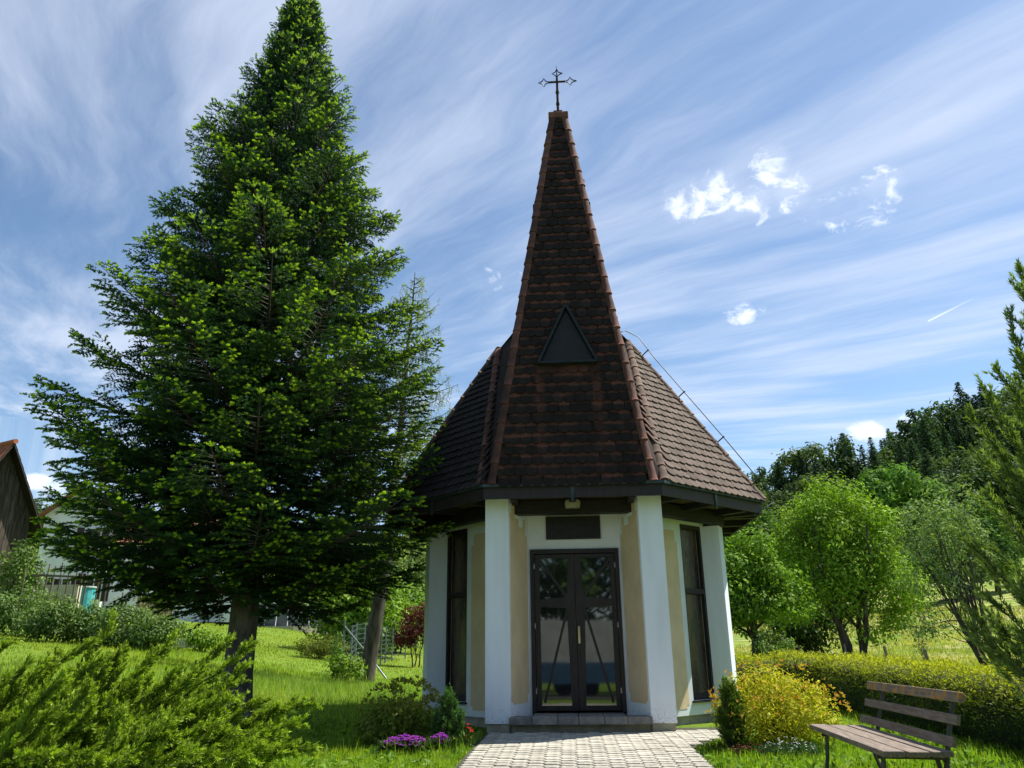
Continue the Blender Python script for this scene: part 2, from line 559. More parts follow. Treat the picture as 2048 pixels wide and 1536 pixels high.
def shoots_to_needles(P, D, U, L, C, K, nl=.03, nw=.009):
    """fir shoots: K needles along each axis, swept forward and to the upper side"""
    n = len(P)
    S = unit(np.cross(D, U)); U2 = np.cross(S, D)
    t = (np.arange(K)[None] + rng.random((n, K))) / K
    phi = (rng.random((n, K)) * 2 - 1) * R(105)
    rad = S[:, None] * np.sin(phi)[..., None] + U2[:, None] * np.cos(phi)[..., None]
    b = P[:, None] + D[:, None] * (t * L[:, None])[..., None]
    ax = unit(D[:, None] * (.45 + .5 * t[..., None]) + rad)
    ln = nl * (.8 + .4 * rng.random((n, K, 1))) * (1 - .35 * t[..., None])
    wv = unit(np.cross(ax, rad + .001)) * nw
    V = np.stack([b - wv * .5, b + wv * .5, b + ax * ln], 2).reshape(-1, 3)
    F = np.arange(n * K * 3).reshape(-1, 3)
    return V, F, np.repeat(C, K * 3, axis=0)

# ------------------------------------------------------------------ the chapel
CX, CY, CROT = .80, 10.345, -.0674
chapel = tag(empty('chapel', (CX, CY, 0), CROT), 'small octagonal wayside chapel with white pillars and a tall dark tiled spire', 'chapel')
RC, EA, K8 = 2.5, 2.849, math.tan(R(22.5))          # centre distance, eave apothem
HE, ZB, HP, HB = 3.06, .115, 2.945, 2.745
WALL_AP = 2.0

WHITE = simple('white_render', (.70, .72, .75), (.61, .63, .66), 2.2, .9, .25, 160., lo=.3, hi=.75, spec=.2)
# weathered foot of the pillars: grey speckle low down
m, t, b, out = material('white_pillar')
P = t.coord('Object', chapel)
sp = t.sep(P)
nz = t.noise(P, 38., 6., .7)
low = t.step(sp[2], .12, .42, 1., 0.)
dirt = t.m('MULTIPLY', low, t.step(nz, .48, .68))
c = t.mix(t.step(t.noise(t.v('MULTIPLY', P, (6, 6, .8)), 1., 5.), .35, .8, 0., .6), (.74, .78, .84), (.60, .635, .68))
c = t.mix(t.m('MULTIPLY', dirt, .75), c, (.22, .22, .20))
t.put(b.inputs['Base Color'], c)
b.inputs['Roughness'].default_value = .9
b.inputs['Specular IOR Level'].default_value = .2
t.put(b.inputs['Normal'], t.bump(t.noise(P, 170., 3.), .22, .008))
PILLAR = m
OCHRE = simple('ochre_render', (.68, .53, .34), (.60, .46, .29), 3., .92, .4, 190., spec=.15)
DARKWOOD = simple('dark_stained_wood', (.030, .021, .018), (.014, .011, .011), 5., .55, .3, 40., (12, 12, .8), spec=.35)
BEAMWOOD = simple('dark_beam_wood', (.022, .018, .016), (.012, .010, .010), 6., .6, .3, 40., (1, 1, 8))
SOFFIT = simple('soffit_boards', (.10, .072, .03), (.055, .04, .018), 8., .7, .3, 40., (1, 6, 1))
CONCRETE = simple('plinth_concrete', (.36, .33, .24), (.24, .22, .17), 7., .95, .5, 60.)
STONE = simple('step_stone', (.26, .245, .22), (.17, .16, .15), 9., .9, .5, 70., rnd=.25)
GUTTER = simple('gutter_metal', (.06, .08, .085), (.04, .055, .06), 5., .5, metal=.6)
IRON = simple('wrought_iron', (.022, .018, .018), (.05, .03, .025), 14., .55, metal=.5)
BRASS = simple('brass', (.62, .50, .30), (.50, .38, .2), 12., .35, metal=.8)
STEEL = simple('hinge_steel', (.3, .3, .3), (.22, .22, .22), 20., .4, metal=.8)

m, t, b, out = material('window_glass')
b.inputs['Base Color'].default_value = (.012, .014, .014, 1)
b.inputs['Roughness'].default_value = .03
b.inputs['Specular IOR Level'].default_value = 1.0
b.inputs['IOR'].default_value = 1.75
t.put(b.inputs['Normal'], t.bump(t.noise(t.coord('Object'), 1.3, 2.), .02, .05))
tr = t.n('ShaderNodeBsdfTransparent'); tr.inputs[0].default_value = (.55, .56, .55, 1)
mx = t.n('ShaderNodeMixShader'); mx.inputs[0].default_value = .85
t.t.links.new(tr.outputs[0], mx.inputs[1]); t.t.links.new(b.outputs[0], mx.inputs[2]); t.t.links.new(mx.outputs[0], out.inputs['Surface'])
GLASS = m
# the side windows: brownish slabs of textured glass
m, t, b, out = material('textured_glass')
P = t.coord('Object')
c = t.mix(t.step(t.noise(t.v('MULTIPLY', P, (3, 3, .7)), 2.2, 6., .7), .35, .7), (.020, .017, .012), (.10, .060, .030))
t.put(b.inputs['Base Color'], c)
b.inputs['Roughness'].default_value = .12
b.inputs['Specular IOR Level'].default_value = .7
t.put(b.inputs['Normal'], t.bump(t.noise(P, 22., 4.), .35, .02))
GLASS2 = m

def oct_frame(phi_deg):
    a = R(phi_deg)
    o = Vector((math.sin(a), -math.cos(a), 0)); td = Vector((math.cos(a), math.sin(a), 0)); c = Vector((0, RC, 0))
    return lambda s, z, d: c + o * d + td * s + Vector((0, 0, z))

def rect(u0, u1, v0, v1):
    return [(u0, v0), (u1, v0), (u1, v1), (u0, v1)]

# walls: seven facets with tall window openings, and the door wall set back
wall = MB()
for k in range(1, 8):
    phi = 45 * k if k <= 4 else 45 * k - 360
    fn = oct_frame(phi); hl = WALL_AP * K8
    sg = 1 if phi > 0 else -1
    if abs(phi) in (45, 90):
        w0, w1 = sorted((sg * .24, sg * .80)) if abs(phi) == 45 else (-.28, .28)
        for (a0, a1, z0, z1) in ((-hl, w0, ZB, 2.9), (w1, hl, ZB, 2.9), (w0, w1, ZB, .30), (w0, w1, 2.742, 2.9)):
            if a1 - a0 > .005:
                wall.prism(rect(a0, a1, z0, z1), fn, WALL_AP - .2, WALL_AP)
    else:
        wall.prism(rect(-hl, hl, ZB, 2.9), fn, WALL_AP - .2, WALL_AP)
fd = oct_frame(0)
DY = RC - .66                                       # door wall apothem
wall.prism(rect(-.75, .75, 2.325, 2.9), fd, DY - .16, DY)
wall.prism(rect(-.75, -.622, ZB, 2.325), fd, DY - .16, DY)
wall.prism(rect(.622, .75, ZB, 2.325), fd, DY - .16, DY)
wall.build('wall', WHITE, chapel)

# radial pillars (fins); the two beside the door stand further out and higher
for s in (-1, 1):
    poly = [(s * .871, 0), (s * 1.186, 0), (s * 1.00, .52), (s * .80, .74), (s * .642, .66)]
    MB().prism(poly, lambda u, v, d: (u, v, d), ZB, HP).build('pillar', PILLAR, chapel, bevel=.006)
    poly = [(s * .885, .02), (s * 1.165, .02), (s * .985, .5), (s * .8, .7), (s * .66, .64)]
    MB().prism(poly, lambda u, v, d: (u, v, d), -.1, ZB).build('pillar_base', CONCRETE, chapel)
for k in range(1, 7):
    a = R(22.5 + 45 * k)
    o = Vector((math.sin(a), -math.cos(a), 0)); td = Vector((math.cos(a), math.sin(a), 0)); c = Vector((0, RC, 0))
    fn = lambda u, v, d, o=o, td=td, c=c: c + o * u + td * v + Vector((0, 0, d))
    sf_ = 1 if math.sin(a) > 0 else -1
    MB().prism([(1.9, sf_ * -.03), (2.40, sf_ * -.03), (2.40, sf_ * .25), (1.9, sf_ * .25)], fn, ZB, HB).build('pillar', PILLAR, chapel, bevel=.006)
    MB().prism([(1.9, sf_ * -.01), (2.38, sf_ * -.01), (2.38, sf_ * .23), (1.9, sf_ * .23)], fn, -.1, ZB).build('pillar_base', CONCRETE, chapel)
# concrete plinth under the walls
pl = MB()
for k in range(8):
    fn = oct_frame(45 * k); ap = (WALL_AP - .03) if k else DY - .02
    pl.prism(rect(-ap * K8 - .02, ap * K8 + .02, -.1, ZB), fn, ap - .3, ap)
pl.build('plinth', CONCRETE, chapel)
MB().prism([(1.95 * math.sin(R(22.5 + 45 * k)), RC - 1.95 * math.cos(R(22.5 + 45 * k))) for k in range(8)], lambda u, v, d: (u, v, d), -.1, .165).build('floor_slab', CONCRETE, chapel)

# ochre fields with stepped white borders
def notched(u0, u1, v0, v1, n=.05, big_top=0.):
    bt = big_top or n
    return [(u0 + n, v0), (u1 - n, v0), (u1 - n, v0 + n), (u1, v0 + n), (u1, v1 - bt), (u1 - n, v1 - bt), (u1 - n, v1), (u0 + n, v1), (u0 + n, v1 - bt), (u0, v1 - bt), (u0, v0 + n), (u0 + n, v0 + n)]
for s in (-1, 1):
    p0, p1 = Vector((s * .871, 0, 0)), Vector((s * .642, .66, 0))
    e = (p1 - p0).normalized(); L_ = (p1 - p0).length
    nrm = Vector((-s * e.y, s * e.x, 0)); nrm = nrm if nrm.x * s < 0 else -nrm
    fn = lambda u, v, d, p0=p0, e=e, nrm=nrm: p0 + e * u + nrm * d + Vector((0, 0, v))
    poly = [(.045, .36), (.045, 2.74), (.10, 2.74), (.10, 2.86), (.20, 2.86), (.20, 2.70), (.34, 2.70), (.34, 2.60), (.50, 2.60), (.50, 2.72), (.58, 2.72), (.58, 2.50), (.645, 2.50), (.645, .44), (.60, .44), (.60, .33), (.11, .33), (.11, .36)]
    MB().prism(poly, fn, -.03, .004).build('ochre_field', OCHRE, chapel)
    fn = oct_frame(45 * s)
    a0, a1 = sorted((s * -.62, s * .135))
    MB().prism(notched(a0, a1, .20, 2.62, .05, .16), fn, WALL_AP - .03, WALL_AP + .004).build('ochre_field', OCHRE, chapel)

# tall side windows
for s in (-1, 1):
    for phi, c0 in ((45, .52), (90, 0.)):
        fn = oct_frame(phi * s); w0, w1 = s * c0 - .28, s * c0 + .28
        fr = MB()
        for a0, a1, z0, z1 in ((w0, w0 + .06, .30, 2.742), (w1 - .06, w1, .30, 2.742), (w0 + .06, w1 - .06, .30, .38), (w0 + .06, w1 - .06, 2.68, 2.742), (w0 + .06, w1 - .06, 1.74, 1.81)):
            fr.prism(rect(a0, a1, z0, z1), fn, WALL_AP - .13, WALL_AP - .03)
        fo = fr.build('window_frame', DARKWOOD, chapel)
        for z0, z1 in ((.38, 1.74), (1.81, 2.68)):
            MB().prism(rect(w0 + .06, w1 - .06, z0, z1), fn, WALL_AP - .10, WALL_AP - .09).build('pane', GLASS2, fo)
        MB().prism(rect(w0 - .03, w1 + (.03 if abs(phi) == 90 else .02), .272, .298), fn, WALL_AP - .02, WALL_AP + .05).build('sill', DARKWOOD, chapel)

# double door with its cross of timber and slanting braces
def dpt(u, v, d):                                   # u, v: shares of the door's width and height
    return Vector((-.62 + 1.24 * u, .66 - d, 2.32 - 2.12 * v))
fr = MB()
fr.prism([(0, 0), (1, 0), (1, 1), (.955, 1), (.955, .028), (.045, .028), (.045, 1), (0, 1)], dpt, -.06, .03)
fr.build('door_frame', DARKWOOD, chapel)
for s in (0, 1):
    mir = (lambda u: u) if s == 0 else (lambda u: 1 - u)
    dfn = lambda u, v, d, mir=mir: dpt(mir(u), v, d)
    leaf = MB()
    leaf.prism([(.05, .034), (.498, .034), (.498, .99), (.05, .99), (.05, .962), (.424, .962), (.40, .385), (.385, .378), (.105, .366), (.105, .322), (.385, .306), (.405, .297), (.432, .058), (.05, .058)], dfn, -.02, .014)
    leaf.prism([(.05, .06), (.105, .06), (.105, .96), (.05, .96)], dfn, -.02, .0135)
    lo = leaf.build('door_leaf', DARKWOOD, chapel)
    MB().prism(rect(.104, .434, .057, .324), dfn, -.006, 0.).build('pane', GLASS, lo)
    MB().prism(rect(.104, .43, .36, .963), dfn, -.006, 0.).build('pane', GLASS, lo)
    for (a, b_, wd) in (((.10, .062), (.415, .315), .020), ((.41, .37), (.135, .945), .017)):
        du, dv = (b_[0] - a[0]) * 1.24, (b_[1] - a[1]) * 2.12
        ln = math.hypot(du, dv); nu, nv = -dv / ln * wd / 1.24, du / ln * wd / 2.12
        MB().prism([(a[0] - nu, a[1] - nv), (a[0] + nu, a[1] + nv), (b_[0] + nu, b_[1] + nv), (b_[0] - nu, b_[1] - nv)], dfn, .0, .012).build('brace', DARKWOOD, lo)
    for v in (.11, .485, .875):
        MB().prism(rect(.042, .054, v - .016, v + .016), dfn, .0142, .034).build('hinge', STEEL, lo)
    if s == 1:
        h = MB()
        h.prism(rect(.462, .486, .49, .595), dfn, .0142, .022)
        h.prism(rect(.464, .484, .50, .515), dfn, .022, .055)
        h.prism(rect(.464, .482, .50, .56), dfn, .045, .058)
        h.build('door_handle', BRASS, lo, bevel=.004)
# plaque over the door
pq = MB(); pq.prism(rect(-.38, .38, 2.46, 2.77), fd, DY, DY + .012)
plaque = pq.build('plaque', simple('plaque_bronze', (.030, .030, .034), (.018, .018, .02), 30., .5, .5, 60., metal=.3), chapel)
pf = MB()
for a0, a1, z0, z1 in ((-.385, -.335, 2.455, 2.775), (.335, .385, 2.455, 2.775), (-.335, .335, 2.455, 2.475), (-.335, .335, 2.755, 2.775)):
    pf.prism(rect(a0, a1, z0, z1), fd, DY + .012, DY + .03)
pf.build('plaque_frame', DARKWOOD, plaque)

# step of stone blocks in front of the door
xs_ = [-.885, -.60, -.28, -.02, .30, .58, .885]
for a0, a1 in zip(xs_, xs_[1:]):
    MB().box(a0 + .003, a1 - .003, -.04, .62 if abs((a0 + a1) / 2) < .62 else .2, .105, .195).build('step_stone', STONE, chapel, bevel=.008)
MB().box(-.86, .86, .06, .6, -.1, .105).build('step_riser', CONCRETE, chapel)

# ring beam, soffit, rafters, fascia, gutter
rb = MB()
for k in range(8):
    fn = oct_frame(45 * k); hb = 2.30 * K8
    rb = MB().prism(rect(-hb, hb, 2.75, 2.925), fn, 2.14, 2.30)
    rb.build('ring_beam', BEAMWOOD, chapel)
octp = lambda ap: [(ap / math.cos(R(22.5)) * math.sin(R(22.5 + 45 * k)), RC - ap / math.cos(R(22.5)) * math.cos(R(22.5 + 45 * k))) for k in range(8)]
MB().prism(octp(2.80), lambda u, v, d: (u, v, d), 2.955, 2.975).build('soffit', SOFFIT, chapel)
for k in range(8):
    fn = oct_frame(45 * k)
    for s_ in (-.78, 0., .78):
        MB().prism(rect(s_ - .045, s_ + .045, 2.86, 2.953), fn, 2.302, 2.79).build('rafter', BEAMWOOD, chapel)
    a = R(22.5 + 45 * k)
    o = Vector((math.sin(a), -math.cos(a), 0)); c = Vector((0, RC, 0))
    if k not in (0, 7):
        MB().beam(c + o * 2.5 + Vector((0, 0, 2.90)), c + o * 3.02 + Vector((0, 0, 2.90)), .09, .10).build('rafter', BEAMWOOD, chapel)
    hf = 2.83 * K8
    MB().prism(rect(-hf, hf, 2.87, 3.03), fn, 2.80, 2.83).build('fascia', DARKWOOD, chapel)
    hg = 2.86 * K8
    g = MB().prism(rect(-hg, hg, 3.022, 3.062), fn, 2.832, 2.875)
    go = g.build('gutter', GUTTER, chapel)
    MB().prism([(-.012, 2.82), (.012, 2.82), (.03, 3.02), (-.03, 3.02)], oct_frame(45 * k), 2.831, 2.845).build('gutter_hook', GUTTER, go)
# lamp under the front eave
LAMPSTONE = simple('lamp_glass', (.33, .30, .22), (.25, .22, .16), 12., .5, .2, 60.)
lb = MB().box(-.055, .055, .0, .11, 2.90, 2.953)
lo = lb.build('lamp_mount', BEAMWOOD, chapel)
lp = MB()
lp.prism([(-.105, 0), (-.085, .035), (.085, .035), (.105, 0), (.095, -.065), (-.095, -.065)], lambda u, v, d: (u, d, 2.865 + v), -.02, .13)
lp.build('lamp_shade', LAMPSTONE, lo, bevel=.008)

# ---- roof bodies
def tile_mat(name, moss, red, grey, red_at, lines=False):
    m, t, b, out = material(name)
    a = t.attr('col'); sp = t.sep(a)
    oi = t.n('ShaderNodeObjectInfo')
    rnd = t.m('FRACT', t.m('ADD', t.m('MULTIPLY', sp[2], 7.31), t.m('MULTIPLY', oi.outputs['Random'], 3.7)))
    P = t.coord('Object', chapel)
    n1 = t.noise(P, 9., 6., .65); n2 = t.noise(P, 45., 5., .7)
    v = t.m('ADD', sp[1], t.m('MULTIPLY', t.m('SUBTRACT', n2, .5), .05))
    v = t.m('ADD', v, t.m('MULTIPLY', t.m('SUBTRACT', n1, .5), .05))
    v = t.m('ADD', v, t.m('MULTIPLY', t.m('SUBTRACT', rnd, .5), .03))
    bare = t.step(v, red_at, red_at + .018)
    body = t.mix(t.step(n1, .3, .7), moss, grey)
    if lines:
        q = t.sep(P)
        dx = t.m('ABSOLUTE', t.m('SUBTRACT', t.m('ABSOLUTE', t.m('ADD', q[0], t.m('MULTIPLY', t.m('SUBTRACT', n1, .5), .05))), .40))
        ln = t.m('MULTIPLY', t.step(dx, .03, .085, 1., 0.), t.m('MULTIPLY', t.step(q[2], 4.70, 4.80, 1., 0.), t.step(q[2], 3.3, 4.3, .15, .9)))
        top = t.m('MULTIPLY', t.step(q[2], 4.56, 4.63), t.m('MULTIPLY', t.step(q[2], 4.80, 4.85, 1., 0.), t.step(t.m('ABSOLUTE', q[0]), .40, .46, 1., 0.)))
        bare = t.m('MAXIMUM', bare, t.m('MULTIPLY', t.m('MAXIMUM', ln, top), t.step(n2, .3, .55)))
        bare = t.m('MULTIPLY', bare, t.step(t.noise(P, 2.6, 4.), .35, .62, .25, 1.))
    redv = t.mix(t.step(n2, .35, .65), red, tuple(x * .6 for x in red))
    c = t.mix(bare, body, redv)
    c = t.v('SCALE', c, scale=t.m('ADD', t.m('MULTIPLY', rnd, .5), .75))
    t.put(b.inputs['Base Color'], c)
    b.inputs['Roughness'].default_value = .9
    b.inputs['Specular IOR Level'].default_value = .2
    t.put(b.inputs['Normal'], t.bump(n2, .5, .01))
    return m
TILE_FRONT = tile_mat('tile_mossy', (.012, .0095, .0088), (.125, .048, .034), (.024, .016, .014), .102, True)
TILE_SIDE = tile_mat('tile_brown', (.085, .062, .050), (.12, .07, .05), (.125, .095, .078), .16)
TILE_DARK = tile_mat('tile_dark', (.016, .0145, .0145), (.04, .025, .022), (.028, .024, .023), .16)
RIDGE = simple('ridge_tile_red', (.15, .062, .043), (.07, .037, .031), 7., .9, .4, 50., rnd=.7, lo=.3, hi=.7, spec=.2)
RIDGE2 = simple('ridge_tile_weathered', (.16, .105, .075), (.085, .06, .048), 9., .9, .4, 50., rnd=.6, spec=.2)
UNDER = simple('roof_underlay', (.02, .016, .014), (.03, .022, .02), 6., .95)

ZE = 3.05
SA = Vector((1.05, -.335, ZE))                     # foot of the right spire edge
APX = Vector((.095, .335, 9.34))
mirror = lambda p: Vector((-p.x, p.y, p.z))
RISE, TC = 4.65, .6245
Bc = Vector((EA, RC - EA * K8, ZE)); Oc = Vector((0, RC, ZE + RISE))
Cc = Bc + (Oc - Bc) * TC
Ac = Vector((1.215, RC - EA + .05, ZE))
Bl, Cl, Al = mirror(Bc), mirror(Cc) + Vector((-.10, -.02, -.05)), mirror(Ac)
corners = [Vector((u, v, ZE)) for u, v in octp(EA)]  # corner k at 22.5 + 45 k
rf = MB()
rf.add([Ac, Bc, Cc], [(0, 1, 2)]); rf.add([Al, Cl, Bl], [(0, 1, 2)])
for k in range(1, 6):
    rf.add([corners[k], corners[k + 1], Oc], [(0, 1, 2)])
rf.add([Ac, Cc, Oc], [(0, 1, 2)]); rf.add([Al, Oc, Cl], [(0, 1, 2)])
rf.add([Ac, Al, Oc], [(0, 1, 2)])
roof = rf.build('roof', UNDER, chapel)
sm = MB()
sm.add([mirror(SA), SA, APX, mirror(APX), Oc + Vector((0, .0, .1)), Vector((APX.x, APX.y + .22, APX.z)), Vector((-APX.x, APX.y + .22, APX.z))],
       [(0, 1, 2, 3), (1, 4, 5, 2), (0, 3, 6, 4), (4, 6, 5), (3, 2, 5, 6), (0, 4, 1)])
spire = sm.build('spire', UNDER, chapel)
MB().box(-.165, .165, .27, .62, 9.34, 9.46).build('spire_cap', RIDGE, chapel, bevel=.015)

# ---- tiles
TW, TE, TL, TT = .150, .149, .30, .016
def tile_outline(w=TW - .004):
    h_ = w / 2
    return [(-h_, .036), (-h_ * .72, .013), (-h_ * .3, .002), (h_ * .3, .002), (h_ * .72, .013), (h_, .036), (h_, TL), (-h_, TL)]
def tile_geom(rnd):
    p = tile_outline(); n = len(p)
    vs, cs = [], []
    for d in (0., TT):
        for u, v in p:
            lift = .040 * (1 - v / TL)
            vs.append((u, v, d + lift)); cs.append((u / TW + .5, v, rnd))
    fs = [tuple(range(n))[::-1], tuple(range(n, 2 * n))] + [(i, (i + 1) % n, (i + 1) % n + n, i + n) for i in range(n)]
    return vs, fs, cs
def tile_mesh(name, mat, rnd):
    vs, fs, cs = tile_geom(rnd)
    me = bpy.data.meshes.new(name); me.from_pydata(vs, [], fs); me.materials.append(mat)
    a = me.attributes.new('col', 'FLOAT_COLOR', 'POINT')
    a.data.foreach_set('color', np.array([(*c, 1.) for c in cs], dtype=np.float32).ravel())
    return me
def plane_frame(p, e, q):
    """origin p, eave direction e, some point q up the slope -> matrix with x along the eave, y up the slope, z outward"""
    e = e.normalized(); w = (q - p); u = (w - e * w.dot(e)).normalized(); n = e.cross(u).normalized()
    return Matrix(((e.x, u.x, n.x, p.x), (e.y, u.y, n.y, p.y), (e.z, u.z, n.z, p.z), (0, 0, 0, 1)))
def inside(poly, x, y):
    r = False; n = len(poly)
    for i in range(n):
        (x1, y1), (x2, y2) = poly[i], poly[(i + 1) % n]
        if (y1 > y) != (y2 > y) and x < (x2 - x1) * (y - y1) / (y2 - y1) + x1:
            r = not r
    return r
def tile_spots(M, pts, v0=-.04, du_=(-.05, 0, .05), every=any, dvs=(.07,)):
    Mi = M.inverted(); poly = [tuple((Mi @ p)[:2]) for p in pts]
    us = [p[0] for p in poly]; vmax = max(p[1] for p in poly)
    spots = []; row = 0; v = v0
    while v < vmax:
        n0 = int(min(us) / TW) - 1; n1 = int(max(us) / TW) + 2
        for k in range(n0, n1):
            u = (k + (.5 if row % 2 else 0.)) * TW
            if every(inside(poly, u + du, max(v + dv, .005)) for du in du_ for dv in dvs):
                spots.append((u, v))
        row += 1; v += TE
    return spots
def jitter():
    return Matrix.Rotation(R(random.gauss(0, 1.5)), 4, 'Z') @ Matrix.Rotation(R(random.gauss(0, .7)), 4, 'X')
def joined_tiles(name, M, spots, mat, parent):
    V, Fq, Ft, C = [], [], [], []
    allv, allf, allc = [], [], []
    for (u, v) in spots:
        vs, fs, cs = tile_geom(random.random())
        T = M @ Matrix.Translation((u, v, .004)) @ jitter()
        o = len(allv)
        allv += [tuple(T @ Vector(p)) for p in vs]; allc += cs
        allf += [tuple(i + o for i in f) for f in fs]
    me = bpy.data.meshes.new(name); me.from_pydata(allv, [], allf); me.materials.append(mat)
    a = me.attributes.new('col', 'FLOAT_COLOR', 'POINT')
    a.data.foreach_set('color', np.array([(*c, 1.) for c in allc], dtype=np.float32).ravel())
    return tag(link(name, me, parent), kind='stuff')
mf = [tile_mesh('roof_tile', TILE_FRONT, r_) for r_ in (.1, .35, .6, .85)]
ms = [tile_mesh('roof_tile', TILE_SIDE, r_) for r_ in (.1, .35, .6, .85)]
def single_tiles(M, spots, meshes, parent):
    for (u, v) in spots:
        o = link('roof_tile', random.choice(meshes), parent)
        o.matrix_local = M @ Matrix.Translation((u, v, .004)) @ jitter()
MF = plane_frame(mirror(SA) * .5 + SA * .5, Vector((1, 0, 0)), (APX + mirror(APX)) / 2)
sf = tile_spots(MF, [mirror(SA), SA, APX, mirror(APX)], du_=(-.018, .018), every=all)
sf.sort(key=lambda p: p[1])
single_tiles(MF, sf[:185], mf, spire)
joined_tiles('upper_tiles', MF, sf[185:], TILE_FRONT, spire)
MR = plane_frame(Ac, Bc - Ac, Cc)
sr_ = tile_spots(MR, [Ac, Bc, Cc], du_=(-.018, .018), every=all); sr_.sort(key=lambda p: p[1])
single_tiles(MR, sr_[:115], ms, roof)
joined_tiles('far_tiles', MR, sr_[115:], TILE_SIDE, roof)
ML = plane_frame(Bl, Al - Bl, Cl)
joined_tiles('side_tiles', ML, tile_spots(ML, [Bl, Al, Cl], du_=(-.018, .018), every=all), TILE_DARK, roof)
for k in range(1, 6):
    Mk = plane_frame(corners[k], corners[k + 1] - corners[k], Oc)
    joined_tiles('rear_tiles', Mk, tile_spots(Mk, [corners[k], corners[k + 1], Oc], du_=(-.018, .018), every=all), TILE_SIDE, roof)
for s in (1, -1):
    S_ = SA if s > 0 else mirror(SA); A_ = APX if s > 0 else mirror(APX)
    O2 = Oc + Vector((0, 0, .1))
    Mk = plane_frame(S_, (O2 - S_) * s, A_ + Vector((0, .11, 0))) @ Matrix.Translation((0, 0, .035))
    joined_tiles('spire_side_tiles', Mk, tile_spots(Mk, [S_, O2, A_ + Vector((0, .2, 0))], du_=(-.07, 0, .07), every=all, dvs=(.0, .15, .27)), TILE_SIDE, spire)

# ---- ridge, hip and verge tiles
def ridge_mesh(name, mat, L_=.33, r_=.064):
    seg = 7; vs, fs = [], []
    prof = [(0., r_ * 1.10), (.03, r_ * 1.10), (.036, r_ * 1.03), (L_, r_ * .95)]
    for y, rr in prof:
        for i in range(seg):
            a = math.pi * i / (seg - 1)
            vs.append((math.cos(a) * rr, y, math.sin(a) * rr * .85))
    for j in range(len(prof) - 1):
        for i in range(seg - 1):
            fs.append((j * seg + i, j * seg + i + 1, (j + 1) * seg + i + 1, (j + 1) * seg + i))
    fs.append(tuple(range(seg)))
    me = bpy.data.meshes.new(name); me.from_pydata(vs, [], fs); me.materials.append(mat)
    me.polygons.foreach_set('use_smooth', np.array([True] * (len(fs) - 1) + [False])); me.update()
    return me
RM, RM2 = ridge_mesh('ridge_tile', RIDGE), ridge_mesh('ridge_tile', RIDGE2)
def ridge_row(a, b, nrm, me, parent, step=.285, lift=.02):
    d = (b - a); n = max(1, round(d.length / step)); st = d.length / n; d.normalize()
    x = d.cross(nrm).normalized(); z = x.cross(d).normalized()
    for k in range(n):
        p = a + d * (k * st) + z * lift
        o = link('ridge_tile', me, parent)
        M_ = Matrix(((x.x, d.x, z.x, p.x), (x.y, d.y, z.y, p.y), (x.z, d.z, z.z, p.z), (0, 0, 0, 1)))
        o.matrix_local = M_ @ Matrix.Rotation(R(random.uniform(-2.5, 2.5)), 4, 'Y') @ Matrix.Rotation(R(-1.2 + random.uniform(-.8, .8)), 4, 'X')
for s in (1, -1):
    sx = Vector((s, 1, 1))
    mm = (lambda p: p) if s > 0 else mirror
    ridge_row(mm(SA), mm(APX), Vector((s * .75, -1, .2)), RM, spire)
    CP = Cc if s > 0 else Cl
    ridge_row(mm(Ac + Vector((.0, .03, 0))), CP, Vector((-s * .1, -.75, .9)), RM2 if s > 0 else RM, roof)
    ridge_row(mm(Bc), CP, Vector((s * .75, -.35, .6)), RM2, roof)
    # edge board closing the cut side of the roof beside the spire
    e0, e1 = mm(Ac), CP
    fnb = plane_frame(e0, (e1 - e0), mm(Bc))
    nb = fnb.to_3x3() @ Vector((0, 0, 1)); nb = nb if nb.z > 0 else -nb
    V4 = [e0 + nb * .03, e1 + nb * .03, e1 - nb * .22, e0 - nb * .10]
    off = Vector((-s * .03, .0, 0))
    MB().add([*V4, *[p + off for p in V4]], [(0, 1, 2, 3), (7, 6, 5, 4), (0, 4, 5, 1), (1, 5, 6, 2), (2, 6, 7, 3), (3, 7, 4, 0)]).build('edge_board', RIDGE, roof)

# ---- triangular louvre on the spire
Mi = MF
def tri(z_lo, z_hi, hw):
    return [(-hw, z_lo), (hw, z_lo), (0, z_hi)]
yo = (4.78 - ZE) * 1.0052
lv = MB().prism(tri(yo + .03, yo + .86, .37), lambda u, v, d: Mi @ Vector((u, v, d)), -.02, .085)
louvre = lv.build('louvre', simple('louvre_sheet', (.011, .010, .011), (.016, .014, .014), 8., .6, spec=.3), spire)
LEADM = simple('lead_trim', (.020, .026, .029), (.013, .017, .019), 9., .6, metal=.2)
pts_ = [Vector((-.41, yo, .09)), Vector((.41, yo, .09)), Vector((0, yo + .93, .09))]
for i_ in range(3):
    a_, b_ = Mi @ pts_[i_], Mi @ pts_[(i_ + 1) % 3]
    MB().beam(a_, b_, .032, .10, Mi.to_3x3() @ Vector((0, 0, 1))).build('trim', LEADM, louvre)

# ---- lightning conductor along the right hip
hv = (Bc - Cc).normalized(); on = Vector((.75, -.35, .6)).normalized()
wire = MB().tube([Cc + Vector((-.14, -.30, .10)), Cc + Vector((-.05, -.1, .22)), Cc + on * .22 + hv * .05, Cc + on * .19 + hv * .5, Cc + on * .19 + hv * 1.5, Cc + on * .19 + hv * 2.4, Bc + on * .17 - hv * .1, Bc + on * .12 + hv * .12, Vector((2.62, 1.05, 2.8))], .008, 5)
wo_ = wire.build('lightning_wire', GUTTER, chapel, smooth=True)
for f_ in (.35, 1.35, 2.35, 3.2):
    MB().tube([Cc + on * .05 + hv * f_, Cc + on * .21 + hv * f_], .011, 5).build('wire_bracket', IRON, wo_)

